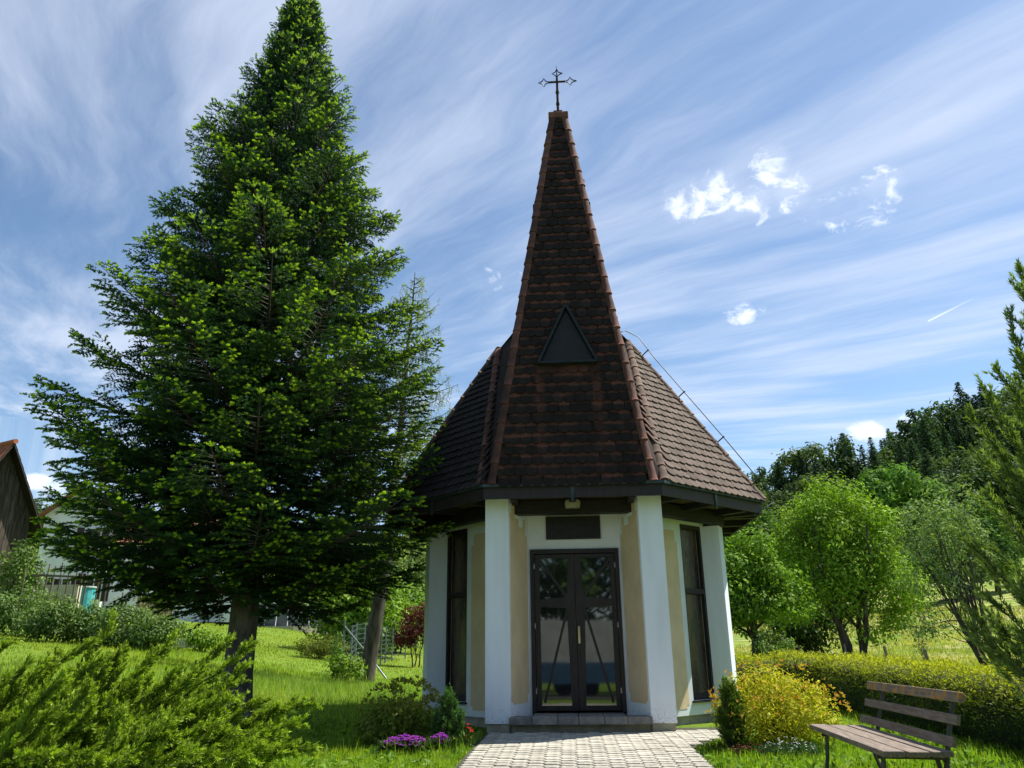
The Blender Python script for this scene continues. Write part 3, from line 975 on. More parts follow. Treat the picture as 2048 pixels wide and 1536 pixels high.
# ---- iron cross on the tip
CY0 = .44
crs = MB()
crs.tube([(0, CY0, 9.40), (0, CY0, 9.95), (0, CY0, 10.28)], [.024, .022, .02], 8)
crs.tube([(-.14, CY0, 10.20), (.14, CY0, 10.20)], .018, 8)
crs.tube([(0, CY0, 10.28), (0, CY0, 10.54)], [.014, .004], 6)
for zc in (9.48, 9.74, 9.98):
    crs.tube([(0, CY0, zc - .02), (0, CY0, zc + .02)], .032, 8)
cross = crs.build('cross', IRON, chapel)
def star(cx_, cz_, w_, h_):
    tips = [(w_, 0), (0, h_), (-w_, 0), (0, -h_)]
    pts = []
    for i_ in range(4):
        (x0, z0), (x1, z1) = tips[i_], tips[(i_ + 1) % 4]
        for q_ in (0, .25, .5, .75):
            k_ = 1 - .62 * math.sin(math.pi * q_) ** 1 * .62
            pts.append((cx_ + (x0 + (x1 - x0) * q_) * k_, CY0, cz_ + (z0 + (z1 - z0) * q_) * k_))
    pts.append(pts[0])
    return pts
for cx_, cz_, w_, h_ in ((-.225, 10.20, .11, .085), (.225, 10.20, .11, .085), (0, 10.375, .095, .10)):
    MB().tube(star(cx_, cz_, w_, h_), .009, 5).build('star_end', IRON, cross)

# ------------------------------------------------------------------ paved path
PAVE = simple('concrete_paver', (.45, .425, .36), (.30, .285, .24), 16., .95, .6, 90., rnd=.35, spec=.15)
SAND = simple('path_bed', (.06, .062, .036), (.032, .036, .02), 12., .95, .4, 60.)
cr_, sr2 = math.cos(CROT), math.sin(CROT)
def ch2w(x, y):
    return CX + cr_ * x - sr2 * y, CY + sr2 * x + cr_ * y
def w2ch(X, Y):
    dx, dy = X - CX, Y - CY
    return cr_ * dx + sr2 * dy, -sr2 * dx + cr_ * dy
def path_edges(yl):
    return -1.15, 1.13 + .62 * np.clip((yl + 1.5) / 1.2, 0, 1)
def on_path(X, Y, pad=0.):
    xl, yl = w2ch(X, Y)
    a, b_ = path_edges(yl)
    return (xl > a - pad) & (xl < b_ + pad) & (yl < .6) & (yl > -12)
ys_ = np.linspace(.55, -9.5, 40)
lft = [(*ch2w(path_edges(y)[0] - .02, y),) for y in ys_]; rgt = [(*ch2w(float(path_edges(y)[1]) + .02, y),) for y in ys_]
V = np.array([(x, y, gz(x, y) + .010) for p in zip(lft, rgt) for x, y in p])
F = np.array([(2 * i, 2 * i + 1, 2 * i + 3, 2 * i + 2) for i in range(len(ys_) - 1)])
path = tag(link('path', arr_mesh('path', V, F, SAND)), 'pale interlocking paver path leading to the chapel door', kind='structure')
def paver_mesh(seed):
    r_ = random.Random(seed)
    hw, tip, hh = .052, .032, .0595
    out_ = [(-hw - tip, 0), (-hw, -hh), (-.02, -hh + .006), (hw, -hh), (hw + tip, 0), (hw, hh), (.02, hh - .006), (-hw, hh)]
    ins = [(u * .93, v * .93) for u, v in out_]
    n = 8
    vs = [(u, v, 0) for u, v in out_] + [(u, v, .030) for u, v in out_] + [(u, v, .036) for u, v in ins]
    fs = [(i, (i + 1) % n, (i + 1) % n + n, i + n) for i in range(n)] + [(i + n, (i + 1) % n + n, (i + 1) % n + 2 * n, i + 2 * n) for i in range(n)] + [tuple(range(2 * n, 3 * n))]
    me = bpy.data.meshes.new('paver'); me.from_pydata(vs, [], fs); me.materials.append(PAVE)
    return me
PM = paver_mesh(1)
near_v, near_f, cnt = [], [], 0
pv = []
for i in range(-16, 20):
    for j in range(0, 75):
        xl, yl = i * .150, .10 - j * .134 - (.067 if i % 2 else 0)
        a, b_ = path_edges(yl)
        if not (a + .04 < xl < b_ - .04) or yl < -9.4:
            continue
        if yl > -.06 and abs(xl) < 1.2:
            continue
        pv.append((yl, xl))
pv.sort(reverse=True)
for n_, (yl, xl) in enumerate(pv):
    X, Y = ch2w(xl, yl)
    z = gz(X, Y)
    T = Matrix.Translation((X, Y, z - .012 + random.uniform(-.003, .003))) @ Matrix.Rotation(CROT + R(random.uniform(-1.2, 1.2)), 4, 'Z') @ Matrix.Rotation(R(random.uniform(-.8, .8)), 4, 'X') @ Matrix.Rotation(R(random.uniform(-.8, .8)), 4, 'Y')
    if n_ < 300:
        o = link('paver', PM, path); o.matrix_local = T
    else:
        o_ = len(near_v)
        near_v += [tuple(T @ v.co) for v in PM.vertices]
        near_f += [tuple(k + o_ for k in p.vertices) for p in PM.polygons]
me = bpy.data.meshes.new('nearer_pavers'); me.from_pydata(near_v, [], near_f); me.materials.append(PAVE)
tag(link('nearer_pavers', me, path), kind='stuff')

# ------------------------------------------------------------------ the big fir
def fir_tree(base, label):
    bx, by = base; bz = gz(bx, by)
    root = tag(empty('fir_tree', (bx, by, bz)), label, 'tree')
    H = 12.85
    zs_ = np.array([1.75, 2.15, 2.6, 3.1, 4.2, 5.2, 6.4, 7.8, 9.0, 9.75, 11.1, 12.25, 12.85]); rs_ = np.array([1.7, 2.35, 2.9, 3.1, 2.95, 2.8, 2.42, 1.95, 1.52, 1.18, .68, .30, .10])
    tk = Tubes()
    zt = np.linspace(-.2, H, 16)
    pts = np.stack([.03 * np.sin(zt * .9), .03 * np.cos(zt * .7), zt], -1)
    tk.add(pts, np.interp(zt, [-.2, .1, .6, 3, 9, H], [.30, .24, .205, .18, .085, .012]), 12)
    P_, D_, U_, L_, C_ = [], [], [], [], []
    wood = Tubes()
    z = 1.85; br = []
    while z < H - .12:
        n = 7 if z < 9 else 6
        a0 = rng.random() * 6.28
        for k in range(n):
            br.append((z + rng.normal() * .05, a0 + 2 * np.pi * k / n + rng.normal() * .16, 1.0 * (.86 + .22 * rng.random())))
        for k in range(8 if z < 5.5 else (5 if z < 9 else 2)):
            br.append((z + .2 * rng.random() + .06, rng.random() * 6.28, .46 + .3 * rng.random()))
        z += .42 if z < 6 else (.38 if z < 10 else .29)
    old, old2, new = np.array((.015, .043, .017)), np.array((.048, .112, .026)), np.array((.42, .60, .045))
    for (z0, az, q) in br:
        e_ = np.interp(z0, [1.5, 3.5, 6, 9, 12, 13], [R(-2), R(7), R(16), R(28), R(45), R(60)])
        r0 = float(np.interp(z0, zs_, rs_))
        Lb = float(np.interp(min(z0 + r0 * math.sin(e_), 12.8), zs_, rs_)) * q * 1.0 / math.cos(e_)
        if Lb < .12:
            continue
        e0 = e_ + rng.normal() * R(4)
        hd = np.array([np.cos(az), np.sin(az), 0.]); lat = np.array([-np.sin(az), np.cos(az), 0.])
        droop = np.interp(z0, [1.5, 5, 10], [.15, .10, .03])
        def pos(t_):
            t_ = np.asarray(t_)[..., None]
            zz = np.sin(e0) * t_ - droop * np.sin(np.pi * np.clip(t_, 0, 1)) * 1.0
            return np.array([0, 0, z0]) + hd * (Lb * t_ * np.cos(e0)) + np.array([0, 0, 1.]) * (Lb * zz)
        tt = np.linspace(0, 1, 7)
        wood.add(pos(tt), np.linspace(.012 + .012 * Lb, .004, 7), 4)
        ns = max(3, int(.76 * Lb / .082))
        for k in range(ns):
            for sd in (-1, 1):
                t_ = .24 + .75 * (k + rng.random() * .8) / ns
                p0 = pos(t_); tan = unit(pos(min(t_ + .03, 1.02)) - pos(t_ - .03))
                ls = Lb * .44 * (1 - t_) ** .7 * (.7 + .5 * rng.random()) + .10
                ang_ = R(52 + rng.normal() * 8)
                d2 = unit(tan * np.cos(ang_) + lat * sd * np.sin(ang_) + np.array([0, 0, -.14 + .13 * rng.normal()]))
                up = unit(np.cross(np.cross(d2, np.array([0, 0, 1.])), d2) + rng.normal(size=3) * .1)
                if ls > .3:
                    wood.add(np.stack([p0, p0 + d2 * ls * .55 + [0, 0, .01], p0 + d2 * ls]), [.007, .005, .003], 3)
                lat2 = np.cross(up, d2)
                nsh = max(1, int(ls * .85 / .074))
                for j in range(nsh):
                    s_ = ls * (.18 + .82 * (j + .5) / nsh)
                    out_k = s_ / ls
                    for sd2 in ((-1, 1) if ls > .18 else (1,)):
                        if rng.random() < .12:
                            continue
                        d3 = unit(d2 * .72 + lat2 * sd2 * .72 + up * (-.10 + .12 * rng.normal()))
                        l3 = .065 + .05 * rng.random() + .03 * (1 - out_k)
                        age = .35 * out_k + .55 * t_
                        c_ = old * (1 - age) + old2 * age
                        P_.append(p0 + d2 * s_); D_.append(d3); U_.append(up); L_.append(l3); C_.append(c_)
                        if q > .7 and t_ > .55 and rng.random() < .8 * t_ * t_ * out_k:
                            P_.append(p0 + d2 * s_ + d3 * l3 * .8); D_.append(unit(d3 + np.array([0, 0, -.28]))); U_.append(up); L_.append(.045); C_.append(new * (.35 + .65 * rng.random()))
                P_.append(p0 + d2 * (ls - .03)); D_.append(d2); U_.append(up); L_.append(.085); C_.append(old2)
                if q > .7 and t_ > .45 and rng.random() < .92:
                    P_.append(p0 + d2 * (ls + .03)); D_.append(unit(d2 + np.array([0, 0, -.22]))); U_.append(up); L_.append(.06); C_.append(new * (.55 + .5 * rng.random()))
        te = pos(1.0); td_ = unit(pos(1.0) - pos(.94))
        for k in range(3):
            d3 = unit(td_ + lat * (k - 1) * .8)
            P_.append(te); D_.append(d3); U_.append(np.array([0, 0, 1.])); L_.append(.08); C_.append(new * .8)
    for k in range(8):
        P_.append(np.array([0, 0, H - .5 + .06 * k])); D_.append(unit(np.array([np.cos(k * 2.4), np.sin(k * 2.4), 1.4]))); U_.append(np.array([np.cos(k), np.sin(k), .2])); L_.append(.11); C_.append(old2)
    V, F, C = shoots_to_needles(np.array(P_), unit(np.array(D_)), unit(np.array(U_)), np.array(L_), np.array(C_), 11, .037, .0215)
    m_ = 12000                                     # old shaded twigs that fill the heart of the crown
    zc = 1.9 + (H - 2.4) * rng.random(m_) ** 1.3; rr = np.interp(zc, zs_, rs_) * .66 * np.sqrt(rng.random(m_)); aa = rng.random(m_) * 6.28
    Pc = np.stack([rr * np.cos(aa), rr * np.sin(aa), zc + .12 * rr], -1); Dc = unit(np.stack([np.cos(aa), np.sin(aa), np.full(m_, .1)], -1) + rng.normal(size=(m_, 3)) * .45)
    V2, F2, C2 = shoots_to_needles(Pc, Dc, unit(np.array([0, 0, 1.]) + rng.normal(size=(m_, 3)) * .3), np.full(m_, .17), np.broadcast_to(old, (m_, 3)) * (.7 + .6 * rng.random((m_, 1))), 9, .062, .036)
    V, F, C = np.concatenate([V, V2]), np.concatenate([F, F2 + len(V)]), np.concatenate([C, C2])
    link('crown', arr_mesh('crown', V, F, NEEDLE, C), root)
    link('branches', wood.mesh('branches', BARK), root)
    link('trunk', tk.mesh('trunk', BARK2), root)
    print('fir shoots', len(P_))
    return root
fir_tree((-3.86, 11.35), 'tall dark green fir with lime new tips, left of the chapel')

# ------------------------------------------------------------------ feathery evergreens close to the camera
def plume_shrub(name, label, base, limbs, c_in, c_tip, ncard, sub, leafl, leafw, subl, subw, droop=0., step=.055, bark=True, start=.18, spread=.55):
    """limbs: list of (start, end, sag) relative to base"""
    bx, by = base
    root = tag(empty(name, (bx, by, gz(bx, by))), label, 'shrub')
    P_, D_, L_, W_ = [], [], [], []
    wood = Tubes()
    for (a, b_, sag) in limbs:
        a, b_ = np.array(a, float), np.array(b_, float)
        pts = curve_pts(a, b_, sag, 9, .012)
        ln = np.linalg.norm(b_ - a)
        if bark:
            wood.add(pts, np.linspace(.006 + .006 * ln, .002, 9), 4)
        n = max(3, int(ln / step))
        for k in range(n):
            t_ = start + (1 - start) * (k + rng.random()) / n
            f = t_ * 8; i0 = min(int(f), 7); p = pts[i0] + (pts[i0 + 1] - pts[i0]) * (f - i0)
            tan = unit(pts[min(i0 + 1, 8)] - pts[i0])
            for s_ in range(sub):
                d = unit(tan + rand_dirs(1)[0] * spread + np.array([0, 0, .12]))
                P_.append(p); D_.append(d); L_.append(subl * (1.15 - .55 * t_) * (.7 + .6 * rng.random())); W_.append(subw * (1.1 - .5 * t_))
        P_.append(pts[7]); D_.append(unit(pts[8] - pts[7])); L_.append(np.linalg.norm(pts[8] - pts[7]) + .05); W_.append(subw * .5)
    V, F, C = sprays(np.array(P_), np.array(D_), np.array(L_), np.array(W_), ncard, c_in, c_tip, leafl, leafw, droop)
    link('foliage', arr_mesh('foliage', V, F, NEEDLE, C), root)
    if bark:
        link('stems', wood.mesh('stems', BARK), root)
    print(name, len(F))
    return root

# spreading juniper, bottom left
jb = np.array([-3.35, 6.25]); jz = gz(*jb)
lim = []
def jl(px, py, Y, ox=0., oy=0., sag=.07, lift=.0):
    e = at(px, py, Y)
    lim.append(((ox, oy, .02), (e.x - jb[0], e.y - jb[1], e.z - jz + lift), sag))
for px, py, Y, ox, oy in [(225, 1238, 6.9, -.3, .2), (245, 1300, 6.7, -.2, .1), (180, 1288, 6.7, -1.2, 0), (10, 1290, 6.3, -1.5, .1), (0, 1360, 6, -1.5, 0), (345, 1275, 6.9, -.1, .2), (455, 1285, 6.7, .2, .2), (500, 1292, 6.6, .25, .1),
                          (490, 1335, 6.5, .2, .1), (465, 1365, 6.2, .2, 0), (455, 1400, 6.0, .1, 0), (625, 1410, 6.2, .6, .1), (600, 1450, 6.0, .6, 0), (560, 1420, 6.2, .5, .1), (520, 1405, 6.3, .5, .1), (620, 1500, 5.7, .6, -.1), (575, 1505, 5.7, .5, -.1),
                          (90, 1340, 6.3, -.9, 0), (120, 1390, 6.1, -.8, 0), (300, 1320, 6.6, -.2, .1), (350, 1350, 6.4, 0, 0), (400, 1340, 6.4, .1, .1), (270, 1370, 6.2, -.3, 0), (200, 1400, 6., -.5, 0), (60, 1420, 5.8, -1, -.1), (20, 1470, 5.6, -1, -.1),
                          (150, 1460, 5.7, -.6, -.2), (230, 1460, 5.7, -.4, -.2), (300, 1440, 5.8, -.2, -.1), (370, 1430, 5.9, 0, -.1), (420, 1460, 5.8, .2, -.1), (480, 1470, 5.8, .3, -.1), (100, 1510, 5.3, -.6, -.3), (260, 1520, 5.3, -.2, -.3), (380, 1510, 5.4, .1, -.3), (500, 1520, 5.4, .3, -.2), (340, 1480, 5.5, 0, -.2), (180, 1510, 5.3, -.5, -.3)]:
    jl(px, py, Y, ox, oy)
for k in range(190):
    a = rng.uniform(-.6, 2.6); rr = rng.uniform(.5, 1.5)
    e = np.array([rng.uniform(-1.6, 1.35), rng.uniform(-.7, .9), 0])
    top = np.interp(e[0], [-1.7, -.6, .3, 1.5], [1.0, 1.16, .96, .48]) * rng.uniform(.35, .98)
    s0 = np.array([e[0] - .12 - .42 * rng.random(), e[1] - .1 + .2 * rng.normal(), .02])
    lim.append((s0, (e[0] + .12, e[1], top), .05))
plume_shrub('spreading_juniper', 'bright green spreading juniper with feathery sprays in the near corner', tuple(jb), lim, (.05, .10, .015), (.31, .43, .04), 50, 2, .028, .013, .17, .030, step=.05, spread=.5)

# tall feathery cypress at the right edge
cb = np.array([3.33, 4.05]); lim = []
for k in range(205):
    z0 = rng.uniform(.05, 1.9); az = rng.uniform(0, 2 * np.pi)
    rad_ = np.interp(z0, [0, .5, 1.6, 2.4], [.85, .95, .62, .30]) * rng.uniform(.55, 1.05)
    up_ = rng.uniform(.55, 1.0)
    lim.append(((.08 * np.cos(az), .08 * np.sin(az), z0), (rad_ * np.cos(az), rad_ * np.sin(az), z0 + up_), -.06))
for px, py, Y in [(2040, 575, 3.9), (2020, 640, 3.95), (1995, 745, 4.0), (1968, 775, 4.05), (2046, 720, 3.8), (1940, 830, 4.15), (2044, 540, 4.0)]:
    e = at(px, py, Y)
    lim.append(((-.1, 0, 1.0), (e.x - cb[0], e.y - cb[1], e.z - gz(*cb)), -.05))
lim.append(((0, 0, 0), (0, 0, 2.7), 0.))
plume_shrub('cypress', 'soft feathery upright cypress at the picture edge beside the bench', tuple(cb), lim, (.05, .09, .028), (.21, .30, .075), 40, 2, .027, .010, .17, .024, step=.055, spread=.4)

# ------------------------------------------------------------------ hedge
def hedge(label):
    cl = [np.array(p, float) for p in ((2.5, 14.2), (4.6, 14.3), (5.35, 13.6), (5.4, 12), (5.35, 10), (5.3, 8.2), (5.2, 6.6))]
    root = tag(empty('hedge', (5.3, 10, gz(5.3, 10))), label, 'hedge')
    o0 = np.array([5.3, 10, gz(5.3, 10)])
    seg = []
    for a, b_ in zip(cl, cl[1:]):
        n = max(2, int(np.linalg.norm(b_ - a) / .12))
        seg += [a + (b_ - a) * k / n for k in range(n)]
    C_ = np.array(seg); T_ = unit(np.gradient(C_, axis=0)); S_ = np.stack([T_[:, 1], -T_[:, 0]], -1)
    zg = ground_z(C_[:, 0], C_[:, 1])
    prof = [(-.52, .0), (-.55, .35), (-.50, .57), (-.3, .66), (0, .68), (.3, .66), (.5, .57), (.55, .35), (.52, .0)]
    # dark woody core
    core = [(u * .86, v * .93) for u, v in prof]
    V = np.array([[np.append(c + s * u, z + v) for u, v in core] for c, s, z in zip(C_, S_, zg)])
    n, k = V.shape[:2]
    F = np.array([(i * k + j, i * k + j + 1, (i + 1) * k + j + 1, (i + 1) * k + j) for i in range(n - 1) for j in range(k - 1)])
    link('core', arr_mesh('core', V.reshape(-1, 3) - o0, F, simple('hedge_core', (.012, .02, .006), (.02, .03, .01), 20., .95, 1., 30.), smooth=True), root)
    m_ = 46000
    i_ = rng.integers(0, n - 1, m_); f_ = rng.random(m_)[:, None]
    pc = C_[i_] * (1 - f_) + C_[i_ + 1] * f_; ps = S_[i_]; pz = zg[i_]
    q = rng.random(m_) * (len(prof) - 1); j_ = q.astype(int); g_ = (q - j_)[:, None]
    pr = np.array(prof); uv = pr[j_] * (1 - g_) + pr[j_ + 1] * g_
    dv = pr[j_ + 1] - pr[j_]; nn2 = unit(np.stack([-dv[:, 1], dv[:, 0]], -1)); nn2 = nn2 * np.where((nn2 * (uv - [0, .3])).sum(-1, keepdims=True) < 0, -1, 1)
    lump = .035 * np.sin(pc[:, 1] * 5 + uv[:, 0] * 6) + .03 * np.sin(pc[:, 0] * 7 + uv[:, 1] * 9)
    off = (rng.normal(size=m_) * .03 + lump)[:, None]
    uv = uv + nn2 * off
    P = np.concatenate([pc + ps * uv[:, :1], (pz + uv[:, 1])[:, None]], 1) - o0
    N3 = np.concatenate([ps * nn2[:, :1], nn2[:, 1:]], 1)
    D_ = unit(N3 * .7 + rand_dirs(m_) * .7 + [0, 0, .25]); Nn = unit(rand_dirs(m_) + N3 * .6)
    D_ = unit(D_ - Nn * (D_ * Nn).sum(-1, keepdims=True))
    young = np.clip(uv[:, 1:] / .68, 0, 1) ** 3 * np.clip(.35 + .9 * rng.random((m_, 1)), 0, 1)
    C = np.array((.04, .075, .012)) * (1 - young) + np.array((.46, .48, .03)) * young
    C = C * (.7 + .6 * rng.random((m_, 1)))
    s = .040 * (.6 + .7 * rng.random(m_))
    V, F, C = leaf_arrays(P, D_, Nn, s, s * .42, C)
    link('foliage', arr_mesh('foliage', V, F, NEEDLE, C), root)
hedge('low clipped yew hedge with yellowish top behind the bench')

# ------------------------------------------------------------------ planting beside the door
broadleaf('golden_spirea', 'round golden bush with orange tips between the hedge and the path', 'bush', (2.74, 8.85), .85,
          [(0, 0, .40, .56, .52, .36), (-.25, -.1, .30, .38, .34, .26), (.3, -.05, .3, .38, .36, .26)], 300, 46, .044, (.40, .42, .024), (.56, .54, .035), .012, trunks=6, clump_r=.105, limbs=10, aspect=.34, crown_name='foliage')
def tips(root_xy, label_obj, n, lobes, c1, c2, leaf, name='young_shoots'):
    """whorls of young coloured leaves standing on the outside"""
    P_, D_ = [], []
    for (dx, dy, z, rx, ry, rz) in lobes:
        k = n // len(lobes); d = rand_dirs(k); d[:, 2] = np.abs(d[:, 2]) * .9 + .05; d = unit(d)
        P_.append(np.array([dx, dy, z]) + d * np.array([rx, ry, rz]) * (1.0 + .14 * rng.random((k, 1)))); D_.append(d)
    P = np.concatenate(P_); D0 = np.concatenate(D_)
    reps = 6
    P = np.repeat(P, reps, 0); D0 = np.repeat(D0, reps, 0)
    D_ = unit(D0 * .5 + rand_dirs(len(P)) * .7 + [0, 0, .45]); N_ = unit(rand_dirs(len(P)) + D0); D_ = unit(D_ - N_ * (D_ * N_).sum(-1, keepdims=True) * .7)
    s = leaf * (.7 + .6 * rng.random(len(P)))
    V, F, C = leaf_arrays(P, D_, N_, s, s * .34, vary(c1, c2, len(P)))
    return link(name, arr_mesh(name, V, F, LEAF, C), label_obj)
def child_root(name):
    return [o for o in bpy.data.objects if o.name == name][0]
tips(None, child_root('golden_spirea'), 230, [(0, 0, .42, .60, .56, .40), (-.25, -.1, .32, .42, .38, .3), (.3, -.05, .32, .42, .40, .3)], (.60, .24, .07), (.62, .52, .05), .036)
broadleaf('spirea_bush', 'brownish green twiggy bush beside the purple flowers', 'bush', (-1.3, 9.45), .55,
          [(0, 0, .26, .40, .36, .22), (.15, .05, .23, .36, .3, .19), (-.2, 0, .22, .3, .3, .18)], 170, 52, .05, (.15, .23, .03), (.27, .33, .05), .01, trunks=6, clump_r=.10, limbs=12, aspect=.32, crown_name='foliage')
tips(None, child_root('spirea_bush'), 180, [(0, 0, .34, .42, .38, .30), (.1, 0, .34, .36, .34, .32)], (.19, .18, .035), (.27, .31, .05), .055)

def column_conifer(name, label, base, h, r, c_in, c_tip, sub=7, shape=.45, n=130, extra=()):
    lim = []
    for k in range(n):
        z0 = h * .75 * rng.random(); az = rng.uniform(0, 6.28)
        rr = r * (1 - (z0 / h) ** 1.5) * rng.uniform(.5, 1.)
        lim.append(((rr * .2 * np.cos(az), rr * .2 * np.sin(az), z0), (rr * np.cos(az), rr * np.sin(az), min(z0 + h * rng.uniform(.14, .26), h * (1 - .3 * rr / r * shape))), -.04))
    lim.append(((0, 0, 0), (0, 0, h), 0))
    for (dx, dy, hh) in extra:
        for k in range(30):
            z0 = hh * .7 * rng.random(); az = rng.uniform(0, 6.28); rr = r * .5 * rng.random()
            lim.append(((dx, dy, z0), (dx + rr * np.cos(az), dy + rr * np.sin(az), min(hh, z0 + .12)), 0))
    return plume_shrub(name, label, base, lim, c_in, c_tip, 10, 2, .026, .010, .07, .022, step=.045, spread=.5)
column_conifer('small_yew', 'small dark upright yew in front of the golden bush', (2.2, 8.55), .68, .17, (.03, .06, .012), (.12, .20, .025), extra=((-.06, -.03, .62), (.07, 0, .6)))
column_conifer('small_cypress', 'small pointed blue-green cypress beside the left pillar', (-.72, 9.05), .60, .13, (.03, .07, .022), (.09, .20, .05), shape=.9, n=90, extra=((.12, -.02, .36), (-.13, 0, .33)))

def flower_patch(name, label, cat, base, rx, ry, h, n, c1, c2, size, leafc=(.05, .10, .02)):
    bx, by = base
    root = tag(empty(name, (bx, by, gz(bx, by))), label, cat)
    d = rng.random((n * 2, 2)) * 2 - 1; d = d[(d ** 2).sum(1) < 1][:n]; k = len(d)
    top = h * (1 - .5 * (d ** 2).sum(1)) * (.75 + .4 * rng.random(k))
    P0 = np.stack([d[:, 0] * rx, d[:, 1] * ry, top], -1)
    rep = 5
    P = np.repeat(P0, rep, 0); a = np.tile(np.arange(rep) * 2 * np.pi / rep, k) + np.repeat(rng.random(k) * 6, rep)
    D_ = unit(np.stack([np.cos(a), np.sin(a), np.full(len(a), .35)], -1)); N_ = unit(np.cross(D_, np.stack([-np.sin(a), np.cos(a), a * 0], -1))) * -1
    V, F, C = leaf_arrays(P, D_, N_, size, size * .8, np.repeat(vary(c1, c2, k), rep, 0))
    tag(link('petals', arr_mesh('petals', V, F, PETAL, C), root), kind='stuff')
    m_ = max(40, k * 3)
    q = rng.random((m_, 2)) * 2 - 1
    P = np.stack([q[:, 0] * rx, q[:, 1] * ry, h * .55 * rng.random(m_)], -1); D_ = unit(rand_dirs(m_) * .7 + [0, 0, .8]); N_ = unit(np.cross(D_, rand_dirs(m_)))
    V, F, C = leaf_arrays(P, D_, N_, h * .5, h * .09, vary(leafc, tuple(1.5 * x for x in leafc), m_))
    tag(link('leaves', arr_mesh('leaves', V, F, LEAF, C), root), kind='stuff')
flower_patch('purple_flowers', 'larger low cushion of purple flowers in front of the bush', 'flowers', (-1.15, 8.78), .27, .12, .15, 260, (.28, .03, .42), (.50, .08, .58), .021)
flower_patch('purple_flowers', 'smaller cushion of purple flowers beside the pointed cypress', 'flowers', (-.80, 8.82), .12, .09, .16, 130, (.28, .03, .42), (.48, .08, .56), .021)
flower_patch('red_flowers', 'small bunch of red flowers at the foot of the pillar', 'flowers', (-.50, 9.0), .05, .04, .22, 9, (.55, .02, .012), (.7, .05, .02), .026)
flower_patch('yellow_flower', 'single yellow flower at the edge of the lawn', 'flower', (-.64, 8.78), .012, .012, .17, 2, (.8, .55, .02), (.8, .6, .03), .02)
flower_patch('white_flowers', 'patch of tiny white flowers under the golden bush', 'flowers', (2.62, 8.15), .30, .10, .16, 80, (.55, .6, .62), (.7, .72, .75), .011, (.04, .085, .03))
flower_patch('red_leaved_plant', 'low dark red leaved plant at the foot of the small yew', 'plant', (2.28, 8.3), .22, .09, .10, 50, (.16, .03, .03), (.34, .09, .08), .016, (.06, .05, .02))
flower_patch('red_leaved_plant', 'small dark tuft at the path edge near the yew', 'plant', (2.0, 8.55), .09, .07, .12, 20, (.09, .03, .03), (.2, .06, .06), .012, (.05, .05, .02))

# ------------------------------------------------------------------ bench
m, t, b, out = material('weathered_plank')
P = t.v('MULTIPLY', t.coord('Object'), (9., .9, 9.))
n1 = t.noise(P, 6., 7., .7); n2 = t.noise(t.coord('Object'), 30., 5., .7)
c = t.mix(t.step(n1, .35, .68), (.12, .088, .068), (.23, .185, .15))
c = t.mix(t.step(n2, .62, .7, 0., .7), c, (.30, .30, .27))
t.put(b.inputs['Base Color'], c); b.inputs['Roughness'].default_value = .9
t.put(b.inputs['Normal'], t.bump(n1, .6, .008))
PLANK = m
m, t, b, out = material('lichen_plank')
P = t.v('MULTIPLY', t.coord('Object'), (9., .9, 9.))
n1 = t.noise(P, 6., 7., .7); n2 = t.noise(t.coord('Object'), 9., 6., .7)
c = t.mix(t.step(n1, .35, .68), (.14, .11, .09), (.24, .20, .165))
c = t.mix(t.step(n2, .47, .6, 0., .85), c, (.42, .21, .035))
t.put(b.inputs['Base Color'], c); b.inputs['Roughness'].default_value = .9
t.put(b.inputs['Normal'], t.bump(n1, .6, .008))
PLANKL = m
BENCHIRON = simple('bench_iron', (.085, .085, .085), (.05, .042, .036), 18., .6, metal=.4)
bn, bf = Vector((2.385, 5.52, 0)), Vector((2.60, 7.42, 0))
bax = (bf - bn).normalized(); bench_len = (bf - bn).length
bzg = -.10
bench = tag(empty('bench', (bn.x, bn.y, bzg), math.atan2(-bax.x, bax.y)), 'weathered wooden bench with iron legs and a lichen covered top rail', 'bench')
# local: +y along the bench (away from the camera), +x towards the backrest
SH = .43
for (x0, x1) in ((0.0, .135), (.155, .29), (.31, .44)):
    MB().box(x0, x1, random.uniform(-.02, .01), bench_len + random.uniform(-.02, .02), SH - .035, SH + (.004 if x0 < .1 else 0)).build('seat_plank', PLANK, bench, bevel=.006)
def back_plank(x, z, w, th, mat, y0, y1, hexa=False):
    ti = R(14)
    fx = Vector((math.sin(ti), 0, math.cos(ti))); fz = Vector((math.cos(ti), 0, -math.sin(ti)))
    c0 = Vector((x, 0, z))
    if hexa:
        prof = [(-w / 2, -th * .45), (-w / 2, th * .2), (-w * .2, th * .6), (w * .25, th * .6), (w / 2, th * .15), (w / 2, -th * .45)]
    else:
        prof = rect(-w / 2, w / 2, -th / 2, th / 2)
    o = MB().prism(prof, lambda u, v, d: c0 + fx * u + fz * v + Vector((0, d, 0)), y0, y1).build('top_rail' if hexa else 'back_slat', mat, bench, bevel=.005)
    return o
back_plank(.445, .485, .064, .026, PLANK, -.02, bench_len - .02)
back_plank(.505, .615, .064, .026, PLANK, .0, bench_len + .0)
back_plank(.565, .750, .066, .045, PLANKL, .03, bench_len + .04, True)
